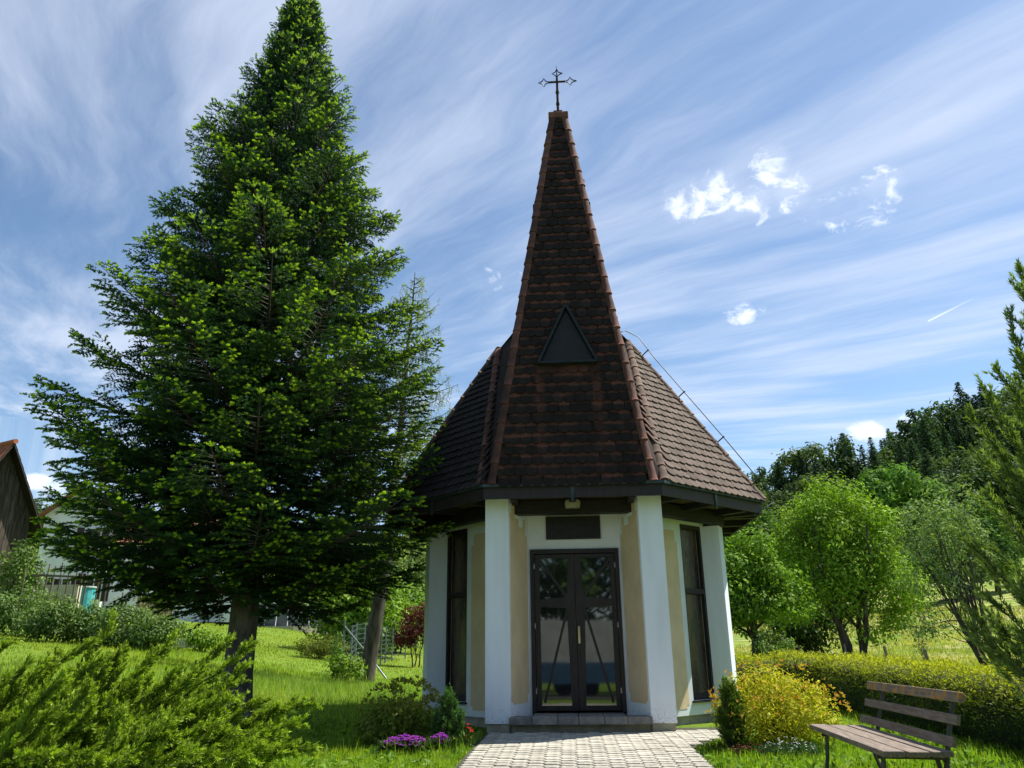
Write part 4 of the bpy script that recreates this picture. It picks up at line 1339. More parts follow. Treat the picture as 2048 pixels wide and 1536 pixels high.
for yy in (.20, bench_len - .30):
    fr = MB()
    fr.tube([(.45, yy, .30), (.475, yy, .40), (.495, yy, .48), (.53, yy, .60), (.565, yy, .70), (.585, yy, .77)], .017, 6)
    fr.build('back_support', BENCHIRON, bench)
    fr = MB()
    fr.tube([(.02, yy, SH - .052), (.25, yy, SH - .055), (.44, yy, SH - .06), (.47, yy, .31)], .015, 6)
    fr.build('seat_support', BENCHIRON, bench)
    MB().tube([(.06, yy, SH - .05), (.04, yy, .2), (.0, yy, -.03)], .016, 6).build('leg', BENCHIRON, bench)
    MB().tube([(.40, yy, SH - .05), (.42, yy, .25), (.50, yy, -.03)], .016, 6).build('leg', BENCHIRON, bench)

# ------------------------------------------------------------------ trees and bushes further off
def gx_(px, py, Y):
    p = at(px, py, Y)
    return (p.x, p.y)
# right of the chapel
broadleaf('ash_tree', 'bright green multi-stemmed ash tree standing behind the hedge', 'tree', gx_(1712, 1318, 24), 5.3,
          [(-.9, 0, 4.0, .8, .7, .9), (-.2, .2, 4.55, .75, .7, .8), (.5, 0, 4.3, .65, .7, .8), (1.15, 0, 3.5, .7, .7, .85), (-1.55, 0, 3.15, .7, .7, .85), (-.2, -.3, 3.3, 1.2, 1, 1.), (.7, -.2, 2.6, 1.1, .9, .8), (-1.2, -.1, 2.1, .8, .7, .6), (1.6, -.1, 2.35, .75, .7, .7), (1.3, -.2, 1.4, .8, .6, .45), (.1, -.2, 1.9, .8, .7, .45), (-1.6, 0, 1.25, .55, .5, .4), (2.0, 0, 1.7, .45, .5, .35), (.6, -.3, .95, .5, .4, .3)], 190, 125, .135, (0.133, 0.248, 0.022), (0.315, 0.491, 0.047), .11, trunks=4, clump_r=.46, limbs=9, aspect=.4)
broadleaf('apple_tree', 'leafy fruit tree with a dark trunk close to the chapel wall', 'tree', gx_(1514, 1316, 21), 3.2,
          [(.1, 0, 2.5, .65, .6, .5), (-.5, 0, 2.2, .55, .5, .5), (.6, 0, 2.05, .6, .6, .5), (-.75, -.1, 1.6, .6, .6, .5), (.75, 0, 1.45, .7, .6, .45), (0, -.2, 1.7, .8, .7, .5), (-.2, 0, 1.1, .7, .6, .3), (.4, 0, 2.95, .28, .28, .25), (-.2, 0, 2.95, .25, .25, .25)], 120, 115, .12, (0.094, 0.200, 0.020), (0.230, 0.384, 0.040), .11, clump_r=.36, limbs=12, aspect=.5)
broadleaf('dark_bush', 'shaded dark bush between the fruit tree and the ash', 'bush', gx_(1630, 1316, 27), 2.2, [(0, 0, 1.1, 1.1, .9, 1.0), (-.7, 0, .8, .7, .7, .7)], 90, 55, .14, (0.028, 0.067, 0.016), (0.069, 0.136, 0.027), .04, trunks=3, clump_r=.4, crown_name='foliage')
broadleaf('young_shrub', 'pale green small shrub at the foot of the fruit tree', 'bush', gx_(1548, 1320, 20), .7, [(0, 0, .42, .42, .4, .34)], 40, 40, .07, (0.112, 0.190, 0.045), (0.204, 0.314, 0.082), .015, trunks=3, clump_r=.15, crown_name='foliage')
broadleaf('willow_tree', 'airy silver-green willow leaning out from behind the cypress', 'tree', gx_(1985, 1335, 17.5), 4.0,
          [(-.75, 0, 3.0, .85, .8, .75), (-.3, .1, 2.5, .9, .8, .8), (-1.1, -.1, 1.9, .7, .6, .55), (-.2, 0, 3.5, .6, .6, .5), (-1.15, 0, 1.0, .5, .5, .35)], 170, 26, .11, (0.112, 0.190, 0.061), (0.273, 0.382, 0.164), .055, trunks=5, clump_r=.30, limbs=9, aspect=.3, fork=.15, lean=(-.7, 0))
broadleaf('oak_tree', 'big rounded oak in front of the wooded hill', 'tree', gx_(1812, 1165, 62), 9.5,
          [(0, 0, 8.0, 3.6, 3, 3.0), (-2.0, 0, 6.4, 2.2, 2, 2.6), (2.1, 0, 6.4, 2.0, 2, 2.6), (0, 0, 4.2, 3.6, 2.5, 2.2)], 230, 100, .36, (0.075, 0.176, 0.030), (0.174, 0.338, 0.053), .3, clump_r=.75, limbs=14, aspect=.6)
broadleaf('field_tree', 'mid green twin-topped tree left of the oak', 'tree', gx_(1675, 1180, 66), 9, [(-.8, 0, 6.8, 1.3, 1.3, 2.0), (.9, 0, 7.2, 1.2, 1.2, 2.0), (0, 0, 4, 2.2, 2, 2.6)], 130, 55, .36, (0.068, 0.159, 0.030), (0.153, 0.297, 0.053), .22, clump_r=.7, aspect=.6)
broadleaf('field_tree', 'grey-green tree right of the oak below the wood', 'tree', gx_(1920, 1140, 64), 8, [(-.8, 0, 6, 1.2, 1.2, 1.6), (.6, 0, 5, 1.8, 1.6, 2.0), (0, 0, 3, 2.2, 2, 2)], 120, 50, .36, (0.117, 0.201, 0.058), (0.246, 0.348, 0.104), .2, clump_r=.7, aspect=.6)
broadleaf('field_tree', 'pale green tree behind the cypress tip at the foot of the wood', 'tree', gx_(1985, 1130, 66), 9, [(0, 0, 6, 1.8, 1.6, 2.3), (0, 0, 3.2, 2.2, 2, 2.2)], 110, 50, .36, (0.101, 0.201, 0.046), (0.204, 0.348, 0.083), .2, clump_r=.7, aspect=.6)
broadleaf('field_tree', 'dark green tree showing behind the chapel eave', 'tree', gx_(1530, 1190, 70), 11, [(0, 0, 7.5, 2.4, 2, 2.6), (0, 0, 4, 3.2, 2.6, 3.0)], 130, 50, .4, (0.050, 0.117, 0.030), (0.123, 0.235, 0.050), .22, clump_r=.8, aspect=.6)
broadleaf('field_tree', 'dull green tree above the ash at the wood edge', 'tree', gx_(1610, 1185, 72), 10, [(0, 0, 6.5, 2.4, 2, 2.8), (0, 0, 3.6, 3., 2.6, 2.6)], 130, 50, .4, (0.068, 0.134, 0.033), (0.144, 0.246, 0.053), .22, clump_r=.8, aspect=.6)
broadleaf('sapling', 'thin young sapling standing alone in the meadow', 'tree', gx_(1850, 1322, 20), .95, [(.02, 0, .55, .26, .2, .34), (-.15, 0, .75, .14, .12, .14)], 22, 9, .06, (0.112, 0.179, 0.045), (0.204, 0.287, 0.082), .008, trunks=3, clump_r=.12)

# left of the chapel, behind the fir
broadleaf('green_bush', 'fresh yellow-green tall bush behind the wire fence', 'bush', gx_(700, 1290, 27), 2.7, [(-.3, 0, 1.2, 1.1, .9, 1.0), (.6, 0, 1.5, 1.2, .9, 1.1), (.3, 0, .7, 1.4, .9, .6)], 130, 58, .15, (0.123, 0.235, 0.024), (0.260, 0.409, 0.047), .04, trunks=4, clump_r=.36, crown_name='foliage')
broadleaf('green_bush', 'yellow-green bush between the leaning trunk and the red maple', 'bush', gx_(795, 1290, 29), 2.5, [(0, 0, 1.3, 1.2, .9, 1.1), (-.8, 0, 1.0, .8, .8, .8)], 110, 58, .15, (0.112, 0.223, 0.027), (0.232, 0.382, 0.047), .04, trunks=3, clump_r=.36, crown_name='foliage')
broadleaf('pale_willow', 'hazy grey-green tall willow behind the leaning larch trunk', 'tree', gx_(815, 1270, 40), 7.2, [(0, 0, 4.2, 1.7, 1.5, 2.4), (.9, 0, 3.2, 1.6, 1.4, 2.2), (-1.1, 0, 3, 1.3, 1.2, 1.8)], 210, 44, .20, (0.100, 0.167, 0.056), (0.218, 0.314, 0.109), .16, clump_r=.45, aspect=.3)
broadleaf('shade_tree', 'green tree filling the gap under the fir branches', 'tree', gx_(640, 1245, 50), 6.5, [(0, 0, 3.6, 2.6, 2, 2.4), (2.2, 0, 3.0, 2.0, 1.6, 2.0), (-2.0, 0, 2.4, 1.6, 1.6, 1.6)], 160, 46, .26, (0.056, 0.117, 0.024), (0.136, 0.232, 0.048), .2, clump_r=.6)
broadleaf('red_maple', 'small dark red leaved tree beside the chapel wall', 'tree', gx_(832, 1318, 24.5), 1.9, [(.0, 0, 1.2, .42, .4, .6), (-.25, 0, .9, .35, .35, .4), (.2, 0, 1.5, .25, .25, .3)], 70, 30, .09, (0.071, 0.015, 0.018), (0.174, 0.042, 0.036), .03, trunks=3, clump_r=.18, limbs=8)
broadleaf('yellow_juniper', 'low dome shaped yellow-green juniper on the lawn', 'bush', gx_(642, 1298, 24), .95, [(0, 0, .38, .75, .6, .42), (-.3, 0, .3, .5, .4, .3), (.35, 0, .34, .5, .4, .34)], 90, 40, .085, (0.039, 0.067, 0.012), (0.232, 0.273, 0.030), .02, trunks=3, clump_r=.16, aspect=.25, crown_name='foliage')
broadleaf('staked_sapling', 'small leafy sapling tied to a stake beside the fence corner', 'tree', gx_(668, 1342, 19.5), .95, [(0, 0, .62, .16, .15, .36), (.02, 0, .3, .13, .12, .2)], 26, 22, .055, (0.056, 0.134, 0.022), (0.122, 0.246, 0.040), .012, clump_r=.11)
sh = [((95, 1288, 20), 'dense green currant bush below the barn', 1.35), ((165, 1290, 20.5), 'broad green garden bush left of the bean poles foot', 1.2), ((235, 1296, 20), 'rounded green garden bush beside the lawn edge', 1.15), ((300, 1300, 19.5), 'lower grey-green garden bush under the fir branches', .95), ((25, 1275, 21), 'leafy green bush at the picture edge on the lawn', 1.35)]
for (px, py, Y), lab, hh in sh:
    broadleaf('garden_bush', lab, 'bush', gx_(px, py, Y), hh, [(0, 0, hh * .45, .62, .55, hh * .42), (-.35, 0, hh * .4, .45, .45, hh * .34), (.35, 0, hh * .38, .45, .45, hh * .3)], 70, 46, .085, (0.084, 0.156, 0.039), (0.191, 0.293, 0.089), .02, trunks=3, clump_r=.20, group='garden bushes along the lawn edge', crown_name='foliage')
broadleaf('vine_bush', 'tall climbing bush against the barn corner', 'bush', gx_(18, 1230, 25), 2.4, [(0, 0, 1.3, .8, .5, 1.1), (.6, 0, .8, .6, .4, .7)], 90, 46, .11, (0.078, 0.150, 0.033), (0.178, 0.273, 0.069), .03, trunks=2, clump_r=.28, crown_name='foliage')
for (px, py, Y), lab in (((405, 1300, 21), 'bright leafy vegetable clump beside the fir trunk'), ((360, 1285, 23), 'small leafy garden plant near the white crate'), ((690, 1372, 18.2), 'low weedy tuft at the fence corner')):
    broadleaf('garden_plant', lab, 'plant', gx_(px, py, Y), .6, [(0, 0, .3, .4, .35, .26)], 30, 30, .09, (0.123, 0.223, 0.022), (0.232, 0.369, 0.040), 0, clump_r=.16, crown_name='leaves')

# leaning larch with thin weeping twigs
def larch(label):
    Y = 19.
    b0 = at(729, 1368, Y); bz = gz(b0.x, b0.y)
    root = tag(empty('larch_tree', (b0.x, b0.y, bz)), label, 'tree')
    o0 = np.array([b0.x, b0.y, bz])
    tp = np.array([at(px, py, Y) for px, py in ((726, 1385), (735, 1340), (753, 1230), (772, 1120), (786, 980), (803, 840), (815, 700), (826, 600), (830, 545))]) - o0
    T = Tubes(); T.add(tp, [.24, .19, .165, .15, .12, .085, .05, .025, .008], 9)
    zt = tp[:, 2]
    P_, D_ = [], []
    for k in range(72):
        f = .30 + .69 * (k + rng.random()) / 72
        z0 = zt[-1] * f; s0 = np.array([np.interp(z0, zt, tp[:, 0]), np.interp(z0, zt, tp[:, 1]), z0])
        ln = np.interp(f, [.3, .5, .7, .9, 1.], [1.9, 1.9, 1.25, .65, .15]) * rng.uniform(.6, 1.15)
        az = rng.uniform(0, 6.28)
        e = s0 + ln * np.array([np.cos(az), np.sin(az) * .8, rng.uniform(.15, .62)])
        pts = curve_pts(s0, e, -.10, 8, .01)
        T.add(pts, np.linspace(.018 + .006 * ln, .003, 8), 4)
        for j in range(int(ln * 15)):
            u = .25 + .75 * rng.random(); q = pts[min(int(u * 7), 6)] + (pts[min(int(u * 7) + 1, 7)] - pts[min(int(u * 7), 6)]) * rng.random()
            hang = .18 + .4 * rng.random() * (1 if f < .8 else .4)
            te = q + np.array([rng.normal() * .1, rng.normal() * .1, -hang if rng.random() < .7 else hang * .4])
            T.add(np.stack([q, (q + te) / 2 + rng.normal(size=3) * .015, te]), [.004, .003, .002], 3)
            m_ = 14
            u2 = rng.random((m_, 1)); P_.append(q + (te - q) * u2 + rng.normal(size=(m_, 3)) * .025); D_.append(unit(rand_dirs(m_) + [0, 0, .3]))
    P, D_ = np.concatenate(P_), np.concatenate(D_); N_ = unit(np.cross(D_, rand_dirs(len(P))))
    V, F, C = leaf_arrays(P, D_, N_, .050 * (.6 + .8 * rng.random(len(P))), .020, vary((.22, .31, .10), (.34, .42, .19), len(P)))
    link('crown', arr_mesh('crown', V, F, LEAF, C), root)
    link('trunk', T.mesh('trunk', BARK), root)
larch('slender leaning larch with sparse weeping twigs between fir and chapel')

# ------------------------------------------------------------------ the wooded hill: every tree an object, few shared meshes
def spruce_mesh(seed):
    r2 = np.random.default_rng(seed)
    P_, D_, C_ = [], [], []
    for k in range(52):
        z = .06 + .93 * (k / 52) ** .9
        rr = .23 * (1 - z) ** .8 * (.8 + .4 * r2.random()) + .006
        for j in range(11):
            az = r2.random() * 6.28; l_ = rr * (.65 + .5 * r2.random())
            for q in (.25, .5, .75, 1.):
                p = np.array([np.cos(az) * l_ * q, np.sin(az) * l_ * q, z - .10 * l_ * q + .05 * q * q * l_ + r2.normal() * .004])
                P_.append(p); D_.append(np.array([np.cos(az) + r2.normal() * .5, np.sin(az) + r2.normal() * .5, -.15 + r2.normal() * .3])); C_.append(np.array((.034, .066, .038)) * (.55 + .7 * q) * (.7 + .6 * r2.random()))  # needle colour lightened and blued: distant haze is put into it
    P, D_, C_ = np.array(P_), unit(np.array(D_)), np.array(C_)
    N_ = unit(np.cross(D_, r2.normal(size=P.shape)) + [0, 0, .9]); D_ = unit(D_ - N_ * (D_ * N_).sum(-1, keepdims=True))
    s = .044 * (.6 + .8 * r2.random(len(P))) * (.35 + .65 * np.clip((1 - P[:, 2]) / .6, 0, 1))
    V, F, C = leaf_arrays(P - D_ * s[:, None] * .4, D_, N_, s, s * .55, C_)
    return arr_mesh('conifer', V, F, NEEDLE, C)
def round_mesh(seed, c1, c2, tall=1.):
    global rng
    keep = rng; rng = np.random.default_rng(seed)
    cen = np.concatenate([ellip_points(34, (0, 0, .62), (.23, .23, .33)), ellip_points(22, (.08, 0, .4), (.25, .25, .28))])
    V, F, C = clump_leaves(cen, .085 * (.6 + .8 * rng.random(len(cen))), [46] * len(cen), c1, c2, .046, .35, .8, aspect=.6)
    rng = keep
    return arr_mesh('round_tree', V, F, LEAF, C)
SPR = [spruce_mesh(s_) for s_ in (3, 4, 5)]
RND = [round_mesh(11, (0.047, 0.086, 0.030), (0.101, 0.161, 0.045)), round_mesh(12, (0.035, 0.070, 0.033), (0.074, 0.128, 0.050)), round_mesh(13, (0.067, 0.119, 0.036), (0.131, 0.196, 0.057))]  # leaf colours lifted too, standing in for haze over the hill
FT = [trunk for trunk in [None]]
tk = Tubes(); tk.add([(0, 0, -.02), (0, 0, .5), (0, 0, .93)], [.017, .011, .003], 6)
TRK = tk.mesh('trunk', BARK)
ROWS = (' on the skyline of the hillside wood', ' in the second row of the hillside wood', ' in the third row of the hillside wood', ' at the foot of the hillside wood')
def ordinal(n):
    one = ['', 'first', 'second', 'third', 'fourth', 'fifth', 'sixth', 'seventh', 'eighth', 'ninth', 'tenth', 'eleventh', 'twelfth', 'thirteenth', 'fourteenth', 'fifteenth', 'sixteenth', 'seventeenth', 'eighteenth', 'nineteenth', 'twentieth']
    return one[n] if n <= 20 else ('twenty-' if n < 30 else 'thirty-') + (one[n % 10] or 'zeroth')
sky_x = [1380, 1480, 1500, 1540, 1570, 1600, 1650, 1690, 1730, 1780, 1830, 1870, 1920, 1970, 2010, 2060, 2150, 2250]
sky_y = [985, 950, 925, 930, 915, 890, 880, 885, 868, 850, 815, 800, 790, 780, 770, 760, 745, 735]
for row, (Y, off, dx, share) in enumerate(((168, -2, 18, .60), (146, 38, 24, .5), (124, 88, 30, .36), (104, 140, 36, .3))):
    px = 1440 + row * 7
    n_kind = {True: 0, False: 0}
    while px < 2080 + row * 10:
        yj = float(np.interp(px, sky_x, sky_y)) + off + rng.normal() * (13 if row == 0 else 18)
        Yj = Y + rng.normal() * 4
        top = at(px, yj, Yj)
        zb_ = gz(top.x, top.y)
        h_ = max(7., min(top.z - zb_, 27.))
        con = rng.random() < share
        me = random.choice(SPR) if con else random.choice(RND)
        n_kind[con] += 1
        o = tag(empty('forest_tree', (top.x, top.y, top.z - h_), rng.random() * 6.28), ('dark conifer' if con else 'dull green broadleaf tree') + ROWS[row] + f', {ordinal(n_kind[con])} from the chapel', 'tree', 'conifers in the hillside wood' if con else 'broadleaf trees in the hillside wood')
        wd = h_ * (rng.uniform(.85, 1.2) if con else rng.uniform(.8, 1.05)) * (1.0 if row else .95)
        o.scale = (wd, wd, h_)
        link('crown', me, o)
        link('trunk', TRK, o)
        px += dx * rng.uniform(.7, 1.3)
for k_, (px, ty, Y) in enumerate(((62, 985, 150), (70, 1015, 120), (78, 1000, 140), (92, 990, 155), (108, 1002, 160))):
    top = at(px, ty, Y); zb_ = gz(top.x, top.y); h_ = max(10., min(top.z - zb_, 26.))
    o = tag(empty('forest_tree', (top.x, top.y, top.z - h_), rng.random() * 6.28), f'distant tree on the hill between barn and house, {ordinal(k_ + 1)} from the barn', 'tree', 'distant trees between barn and house')
    o.scale = (h_, h_, h_)
    link('crown', random.choice(SPR + RND), o)

# ------------------------------------------------------------------ barn, house and garden things on the left
ROOFRED = simple('clay_roof_tile', (.32, .095, .045), (.22, .07, .04), 9., .9, .4, 40., rnd=.4)
ROOFRED2 = simple('house_roof_tile', (.30, .12, .07), (.20, .085, .055), 5., .9, .4, 40., (1, 1, 1))
BARNWOOD = simple('barn_plank', (.105, .08, .065), (.03, .024, .02), 4., .95, .5, 50., (6, 6, .5), rnd=.6)
HWHITE = simple('house_render', (.74, .76, .80), (.66, .68, .72), 1.5, .9, .15, 60.)
WOODPOLE = simple('pole_wood', (.16, .12, .085), (.08, .062, .045), 14., .9, .3, 60., (1, 1, .3))
DGLASS = simple('dark_pane', (.02, .022, .026), (.04, .044, .05), 4., .1, spec=.8)

def framed(o, ex, ey):
    """matrix with x along ex, y along ey (ground directions), z up"""
    ex, ey = Vector(ex).normalized(), Vector(ey).normalized()
    return Matrix(((ex.x, ey.x, 0, o[0]), (ex.y, ey.y, 0, o[1]), (0, 0, 1, o[2]), (0, 0, 0, 1)))

# old barn: gable of weathered vertical planks, orange tiled roof
Yb = 27.
g1, g2 = at(44, 1120, Yb + .8), at(-100, 1120, Yb - 1.2)
pk = at(-4, 893, Yb)
bz = gz(g1.x, g1.y) - .3
ex = Vector((g1.x - g2.x, g1.y - g2.y, 0)); wdt = ex.length; ex.normalize(); ey = Vector((-ex.y, ex.x, 0))
barn = tag(empty('barn', (g2.x, g2.y, bz)), 'old brown plank barn with an orange tiled roof', 'barn')
barn.matrix_world = framed((g2.x, g2.y, bz), ex, ey)
ridge_h = pk.z - bz; eave_h = at(40, 1030, Yb + .7).z - bz
rx = (pk.x - g2.x) * ex.x + (pk.y - g2.y) * ex.y
low_h = at(75, 1118, Yb).z - bz
slope = (ridge_h - eave_h) / (wdt - rx)
MB().prism([(0, 0), (wdt, 0), (wdt, eave_h - .05), (rx, ridge_h - .08), (0, ridge_h - .08 - slope * rx)], lambda u, v, d: (u, d, v), .05, 6.).build('barn_body', BARNWOOD, barn)
x = .02
while x < wdt - .05:
    w_ = random.uniform(.15, .22)
    topz = lambda q: ridge_h - .1 - slope * abs(q - rx)
    z0 = random.uniform(-.02, .05) + low_h * .18
    x1 = min(x + w_ - .012, wdt)
    vs = [(x, z0), (x1, z0), (x1, topz(x1)), (x, topz(x))]
    MB().prism(vs, lambda u, v, d: (u, d, v), -.02 - random.random() * .015, .049).build('plank', BARNWOOD, barn)
    x += w_
for s, xa, xb in ((1, rx, wdt + .35), (-1, rx, -1.2)):
    za, zb_ = ridge_h, ridge_h - slope * abs(xb - rx)
    rp = MB().add([(xa, -.45, za), (xb, -.45, zb_), (xb, 6.2, zb_), (xa, 6.2, za), (xa, -.45, za - .1), (xb, -.45, zb_ - .1), (xb, 6.2, zb_ - .1), (xa, 6.2, za - .1)], [(0, 1, 2, 3), (7, 6, 5, 4), (0, 4, 5, 1), (1, 5, 6, 2), (2, 6, 7, 3), (3, 7, 4, 0)])
    ro = rp.build('roof', DARKWOOD, barn)
    ln = math.hypot(xb - xa, zb_ - za); nrow = int(ln / .34)
    for r_ in range(nrow):
        u0, u1 = r_ / nrow, (r_ + 1.08) / nrow
        cs = MB()
        for q in range(22):
            y0 = -.45 + q * .30
            a_, b_ = Vector((xa + (xb - xa) * u0, y0, za + (zb_ - za) * u0 + .02)), Vector((xa + (xb - xa) * min(u1, 1.), y0, za + (zb_ - za) * min(u1, 1.) + .05))
            cs.add([a_, b_, b_ + Vector((0, .28, 0)), a_ + Vector((0, .28, 0)), a_ + Vector((0, .14, .045)), b_ + Vector((0, .14, .045))], [(0, 1, 5, 4), (4, 5, 2, 3), (1, 2, 5)])
        cs.build('tile_course', ROOFRED, ro)
MB().tube([(rx, -.5, ridge_h + .04), (rx, 6.2, ridge_h + .04)], .09, 8).build('ridge', ROOFRED, barn)

# white house with red roof
Yh = 38.
hl, hr, ha = at(84, 1030, Yh), at(225, 1030, Yh + 1.0), at(166, 972, Yh + .6)
hz = gz(hl.x, hl.y) - .6
ex = Vector((hr.x - hl.x, hr.y - hl.y, 0)); wdt = ex.length + .2; ex.normalize(); ey = Vector((-ex.y, ex.x, 0)).normalized()
house = tag(empty('house', (hl.x, hl.y, hz)), 'white house with a red tiled gable roof behind the fir', 'house')
house.matrix_world = framed((hl.x, hl.y, hz), ex, ey)
rh = ha.z - hz; eh = hl.z - hz; rxh = wdt * .5
MB().prism([(.15, 0), (wdt - .15, 0), (wdt - .15, eh), (rxh, rh - .15), (.15, eh)], lambda u, v, d: (u, d, v), 0., 9.).build('wall', HWHITE, house)
MB().box(wdt - .16, wdt + 7.5, 1.2, 8.6, 0, eh - .9).build('wing_wall', HWHITE, house)
def slab(pts, th=.12):
    vs = [Vector(p) for p in pts]
    return MB().add([*vs, *[v - Vector((0, 0, th)) for v in vs]], [(0, 1, 2, 3), (7, 6, 5, 4), (0, 4, 5, 1), (1, 5, 6, 2), (2, 6, 7, 3), (3, 7, 4, 0)])
so = (rh - eh) / rxh
for pts in ([(rxh, -.5, rh), (-.35, -.5, eh - .35 * so), (-.35, 9.4, eh - .35 * so), (rxh, 9.4, rh)], [(rxh, -.5, rh), (rxh, 9.4, rh), (wdt + .35, 9.4, eh - .35 * so), (wdt + .35, -.5, eh - .35 * so)]):
    slab(pts).build('roof', ROOFRED2, house)
slab([(wdt - .5, 4.9, rh - .5), (wdt + 7.8, 4.9, rh - .5), (wdt + 7.8, .7, eh - 1.1), (wdt - .1, .7, eh - 1.1)]).build('wing_roof', ROOFRED2, house)
slab([(wdt - .5, 4.9, rh - .5), (wdt - .1, 9.1, eh - 1.1), (wdt + 7.8, 9.1, eh - 1.1), (wdt + 7.8, 4.9, rh - .5)]).build('wing_roof', ROOFRED2, house)
MB().box(wdt + 1.6, wdt + 2.2, 4.4, 5.0, rh - 1.2, rh + .35).build('chimney', ROOFRED2, house)
for u, z0, w_, h_ in ((.60 * wdt, eh - 1.75, .8, 1.2), (.3 * wdt, eh - 4.1, .8, 1.1), (.72 * wdt, eh - 4.1, .8, 1.3)):
    fo = MB().box(u, u + w_, -.06, .04, z0, z0 + h_).build('window', HWHITE, house)
    for q in (0, 1):
        MB().box(u + .06 + q * (w_ / 2 - .03), u + w_ / 2 - .03 + q * (w_ / 2 - .03), -.075, -.061, z0 + .06, z0 + h_ - .06).build('pane', DGLASS, fo)
    MB().box(u - .32, u - .01, -.09, .02, z0, z0 + h_).build('shutter', DARKWOOD, fo)
    MB().box(u + w_ + .01, u + w_ + .32, -.09, .02, z0, z0 + h_).build('shutter', DARKWOOD, fo)

# garden wall and things in front of the house
gw = at(78, 1170, 29); ge = at(155, 1185, 29)
gzz = gz(gw.x, gw.y) - .2
tag(MB().box(gw.x, ge.x, 29, 29.25, gzz, gw.z).build('garden_wall', simple('pale_plaster', (.50, .46, .36), (.40, .37, .30), 3., .9, .2, 40.)), 'low cream garden wall below the barn corner', 'wall')
tz = at(168, 1197, 30); tzt = at(168, 1176, 30); tl, tr_ = at(150, 1190, 30), at(188, 1190, 30)
tub = tag(empty('water_tank', (tz.x, 30, tz.z)), 'turquoise water tank behind the bean poles', 'tank')
ct = MB(); ct.tube([(0, 0, -.9), (0, 0, 0), (0, 0, tzt.z - tz.z)], (tr_.x - tl.x) / 2, 16); ct.build('tank_body', simple('turquoise_plastic', (.05, .30, .33), (.07, .36, .38), 4., .4), tub)
ct = MB(); ct.tube([(0, 0, tzt.z - tz.z), (0, 0, tzt.z - tz.z + .05)], (tr_.x - tl.x) / 2 + .04, 16); ct.build('tank_rim', simple('pale_plastic', (.5, .55, .55), None, rough=.4), tub)
poles = [(52, 1135), (68, 1170), (84, 1130), (100, 1128), (112, 1132), (126, 1125), (141, 1131), (155, 1140), (167, 1138), (178, 1138), (199, 1155), (214, 1165), (246, 1185), (282, 1190), (300, 1195)]
words = ['first', 'second', 'third', 'fourth', 'fifth', 'sixth', 'seventh', 'eighth', 'ninth', 'tenth', 'eleventh', 'twelfth', 'thirteenth', 'fourteenth', 'fifteenth']
for i_, (px, py) in enumerate(poles):
    Y = 23.5 + .25 * (i_ % 3); top = at(px, py, Y); z0 = gz(top.x, Y)
    lean = random.uniform(-.10, .03)
    o = MB().tube([(lean, 0, -.1), (0, 0, top.z - z0)], [.024, .018], 6).build('bean_pole', WOODPOLE)
    o.location = (top.x, Y, z0)
    tag(o, f'thin wooden bean pole, {words[i_]} from the barn side of the row', 'pole', 'bean poles in the kitchen garden')
ra, rb_ = at(66, 1150, 23.4), at(185, 1155, 23.4)
o = MB().beam((ra.x, 23.4, ra.z), (rb_.x, 23.4, rb_.z), .05, .06).build('cross_rail', WOODPOLE)
tag(o, 'horizontal wooden rail tied across the bean poles', 'rail')
# yellow board fence beneath the fir
for i_ in range(9):
    px = 276 + i_ * 8.2
    p = at(px, 1188 + (i_ % 3) * 3, 27.5); z0 = gz(p.x, 27.5)
    if i_ == 0:
        bfence = tag(empty('board_fence', (p.x, 27.5, z0)), 'pale yellow board fence glimpsed under the fir branches', 'fence'); b0x, b0z = p.x, z0
    MB().box(p.x - b0x, p.x - b0x + .125, -.01, .015, -.1, p.z - b0z).build('board', simple(f'yellow_board_{i_}', (.38, .28, .12), (.26, .19, .085), 8., .9, .3, 40., (1, 1, .2)), bfence)
pa = at(276, 1212, 27.5)
MB().box(-.05, .125 * 9, .016, .05, pa.z - b0z - .05, pa.z - b0z + .03).build('fence_rail', WOODPOLE, bfence)
# white plastic crate
c0 = at(344, 1300, 21.5); c1 = at(393, 1282, 21.5); zc = gz(c0.x, 21.5)
crate = tag(empty('crate', (c0.x, 21.5, zc)), 'white lattice crate standing on the vegetable bed', 'crate')
wc, hc = c1.x - c0.x, max(.22, c1.z - zc)
CW = simple('crate_plastic', (.62, .60, .54), (.5, .48, .43), 8., .7)
for k in range(5):
    z_ = hc * k / 4
    MB().box(0, wc, 0, .02, z_ - .015, z_ + .015).build('slat', CW, crate); MB().box(0, wc, .38, .40, z_ - .015, z_ + .015).build('slat', CW, crate)
for k in range(9):
    x_ = wc * k / 8
    MB().box(x_ - .012, x_ + .012, -.012, -.001, -.01, hc + .02).build('upright', CW, crate)

# round frame pool
pc = at(548, 1252, 38); zp = gz(pc.x, 39.5)
pool = tag(empty('swimming_pool', (pc.x, 39.5, pc.z - .02)), 'grey round frame pool with pale legs on the upper lawn', 'pool')
hp = at(548, 1207, 38).z - pc.z
MB().tube([(0, 0, -.3), (0, 0, hp * .5), (0, 0, hp)], 1.95, 48).build('pool_wall', simple('pool_liner', (.11, .13, .16), (.085, .10, .125), 3., .5), pool, smooth=True)
PS = simple('pool_steel', (.62, .66, .72), (.5, .54, .6), 9., .35, metal=.3)
rim = MB(); rim.tube([(1.99 * math.cos(a), 1.99 * math.sin(a), hp) for a in np.linspace(0, 2 * math.pi, 49)], .035, 6, False); rim.build('rim', PS, pool, smooth=True)
for k in range(26):
    a = 2 * math.pi * k / 26
    c_, s_ = math.cos(a), math.sin(a)
    MB().tube([(2.0 * c_, 2.0 * s_, hp), (2.06 * c_, 2.06 * s_, hp * .5), (2.22 * c_, 2.22 * s_, -.02)], .022, 5).build('leg', PS, pool)
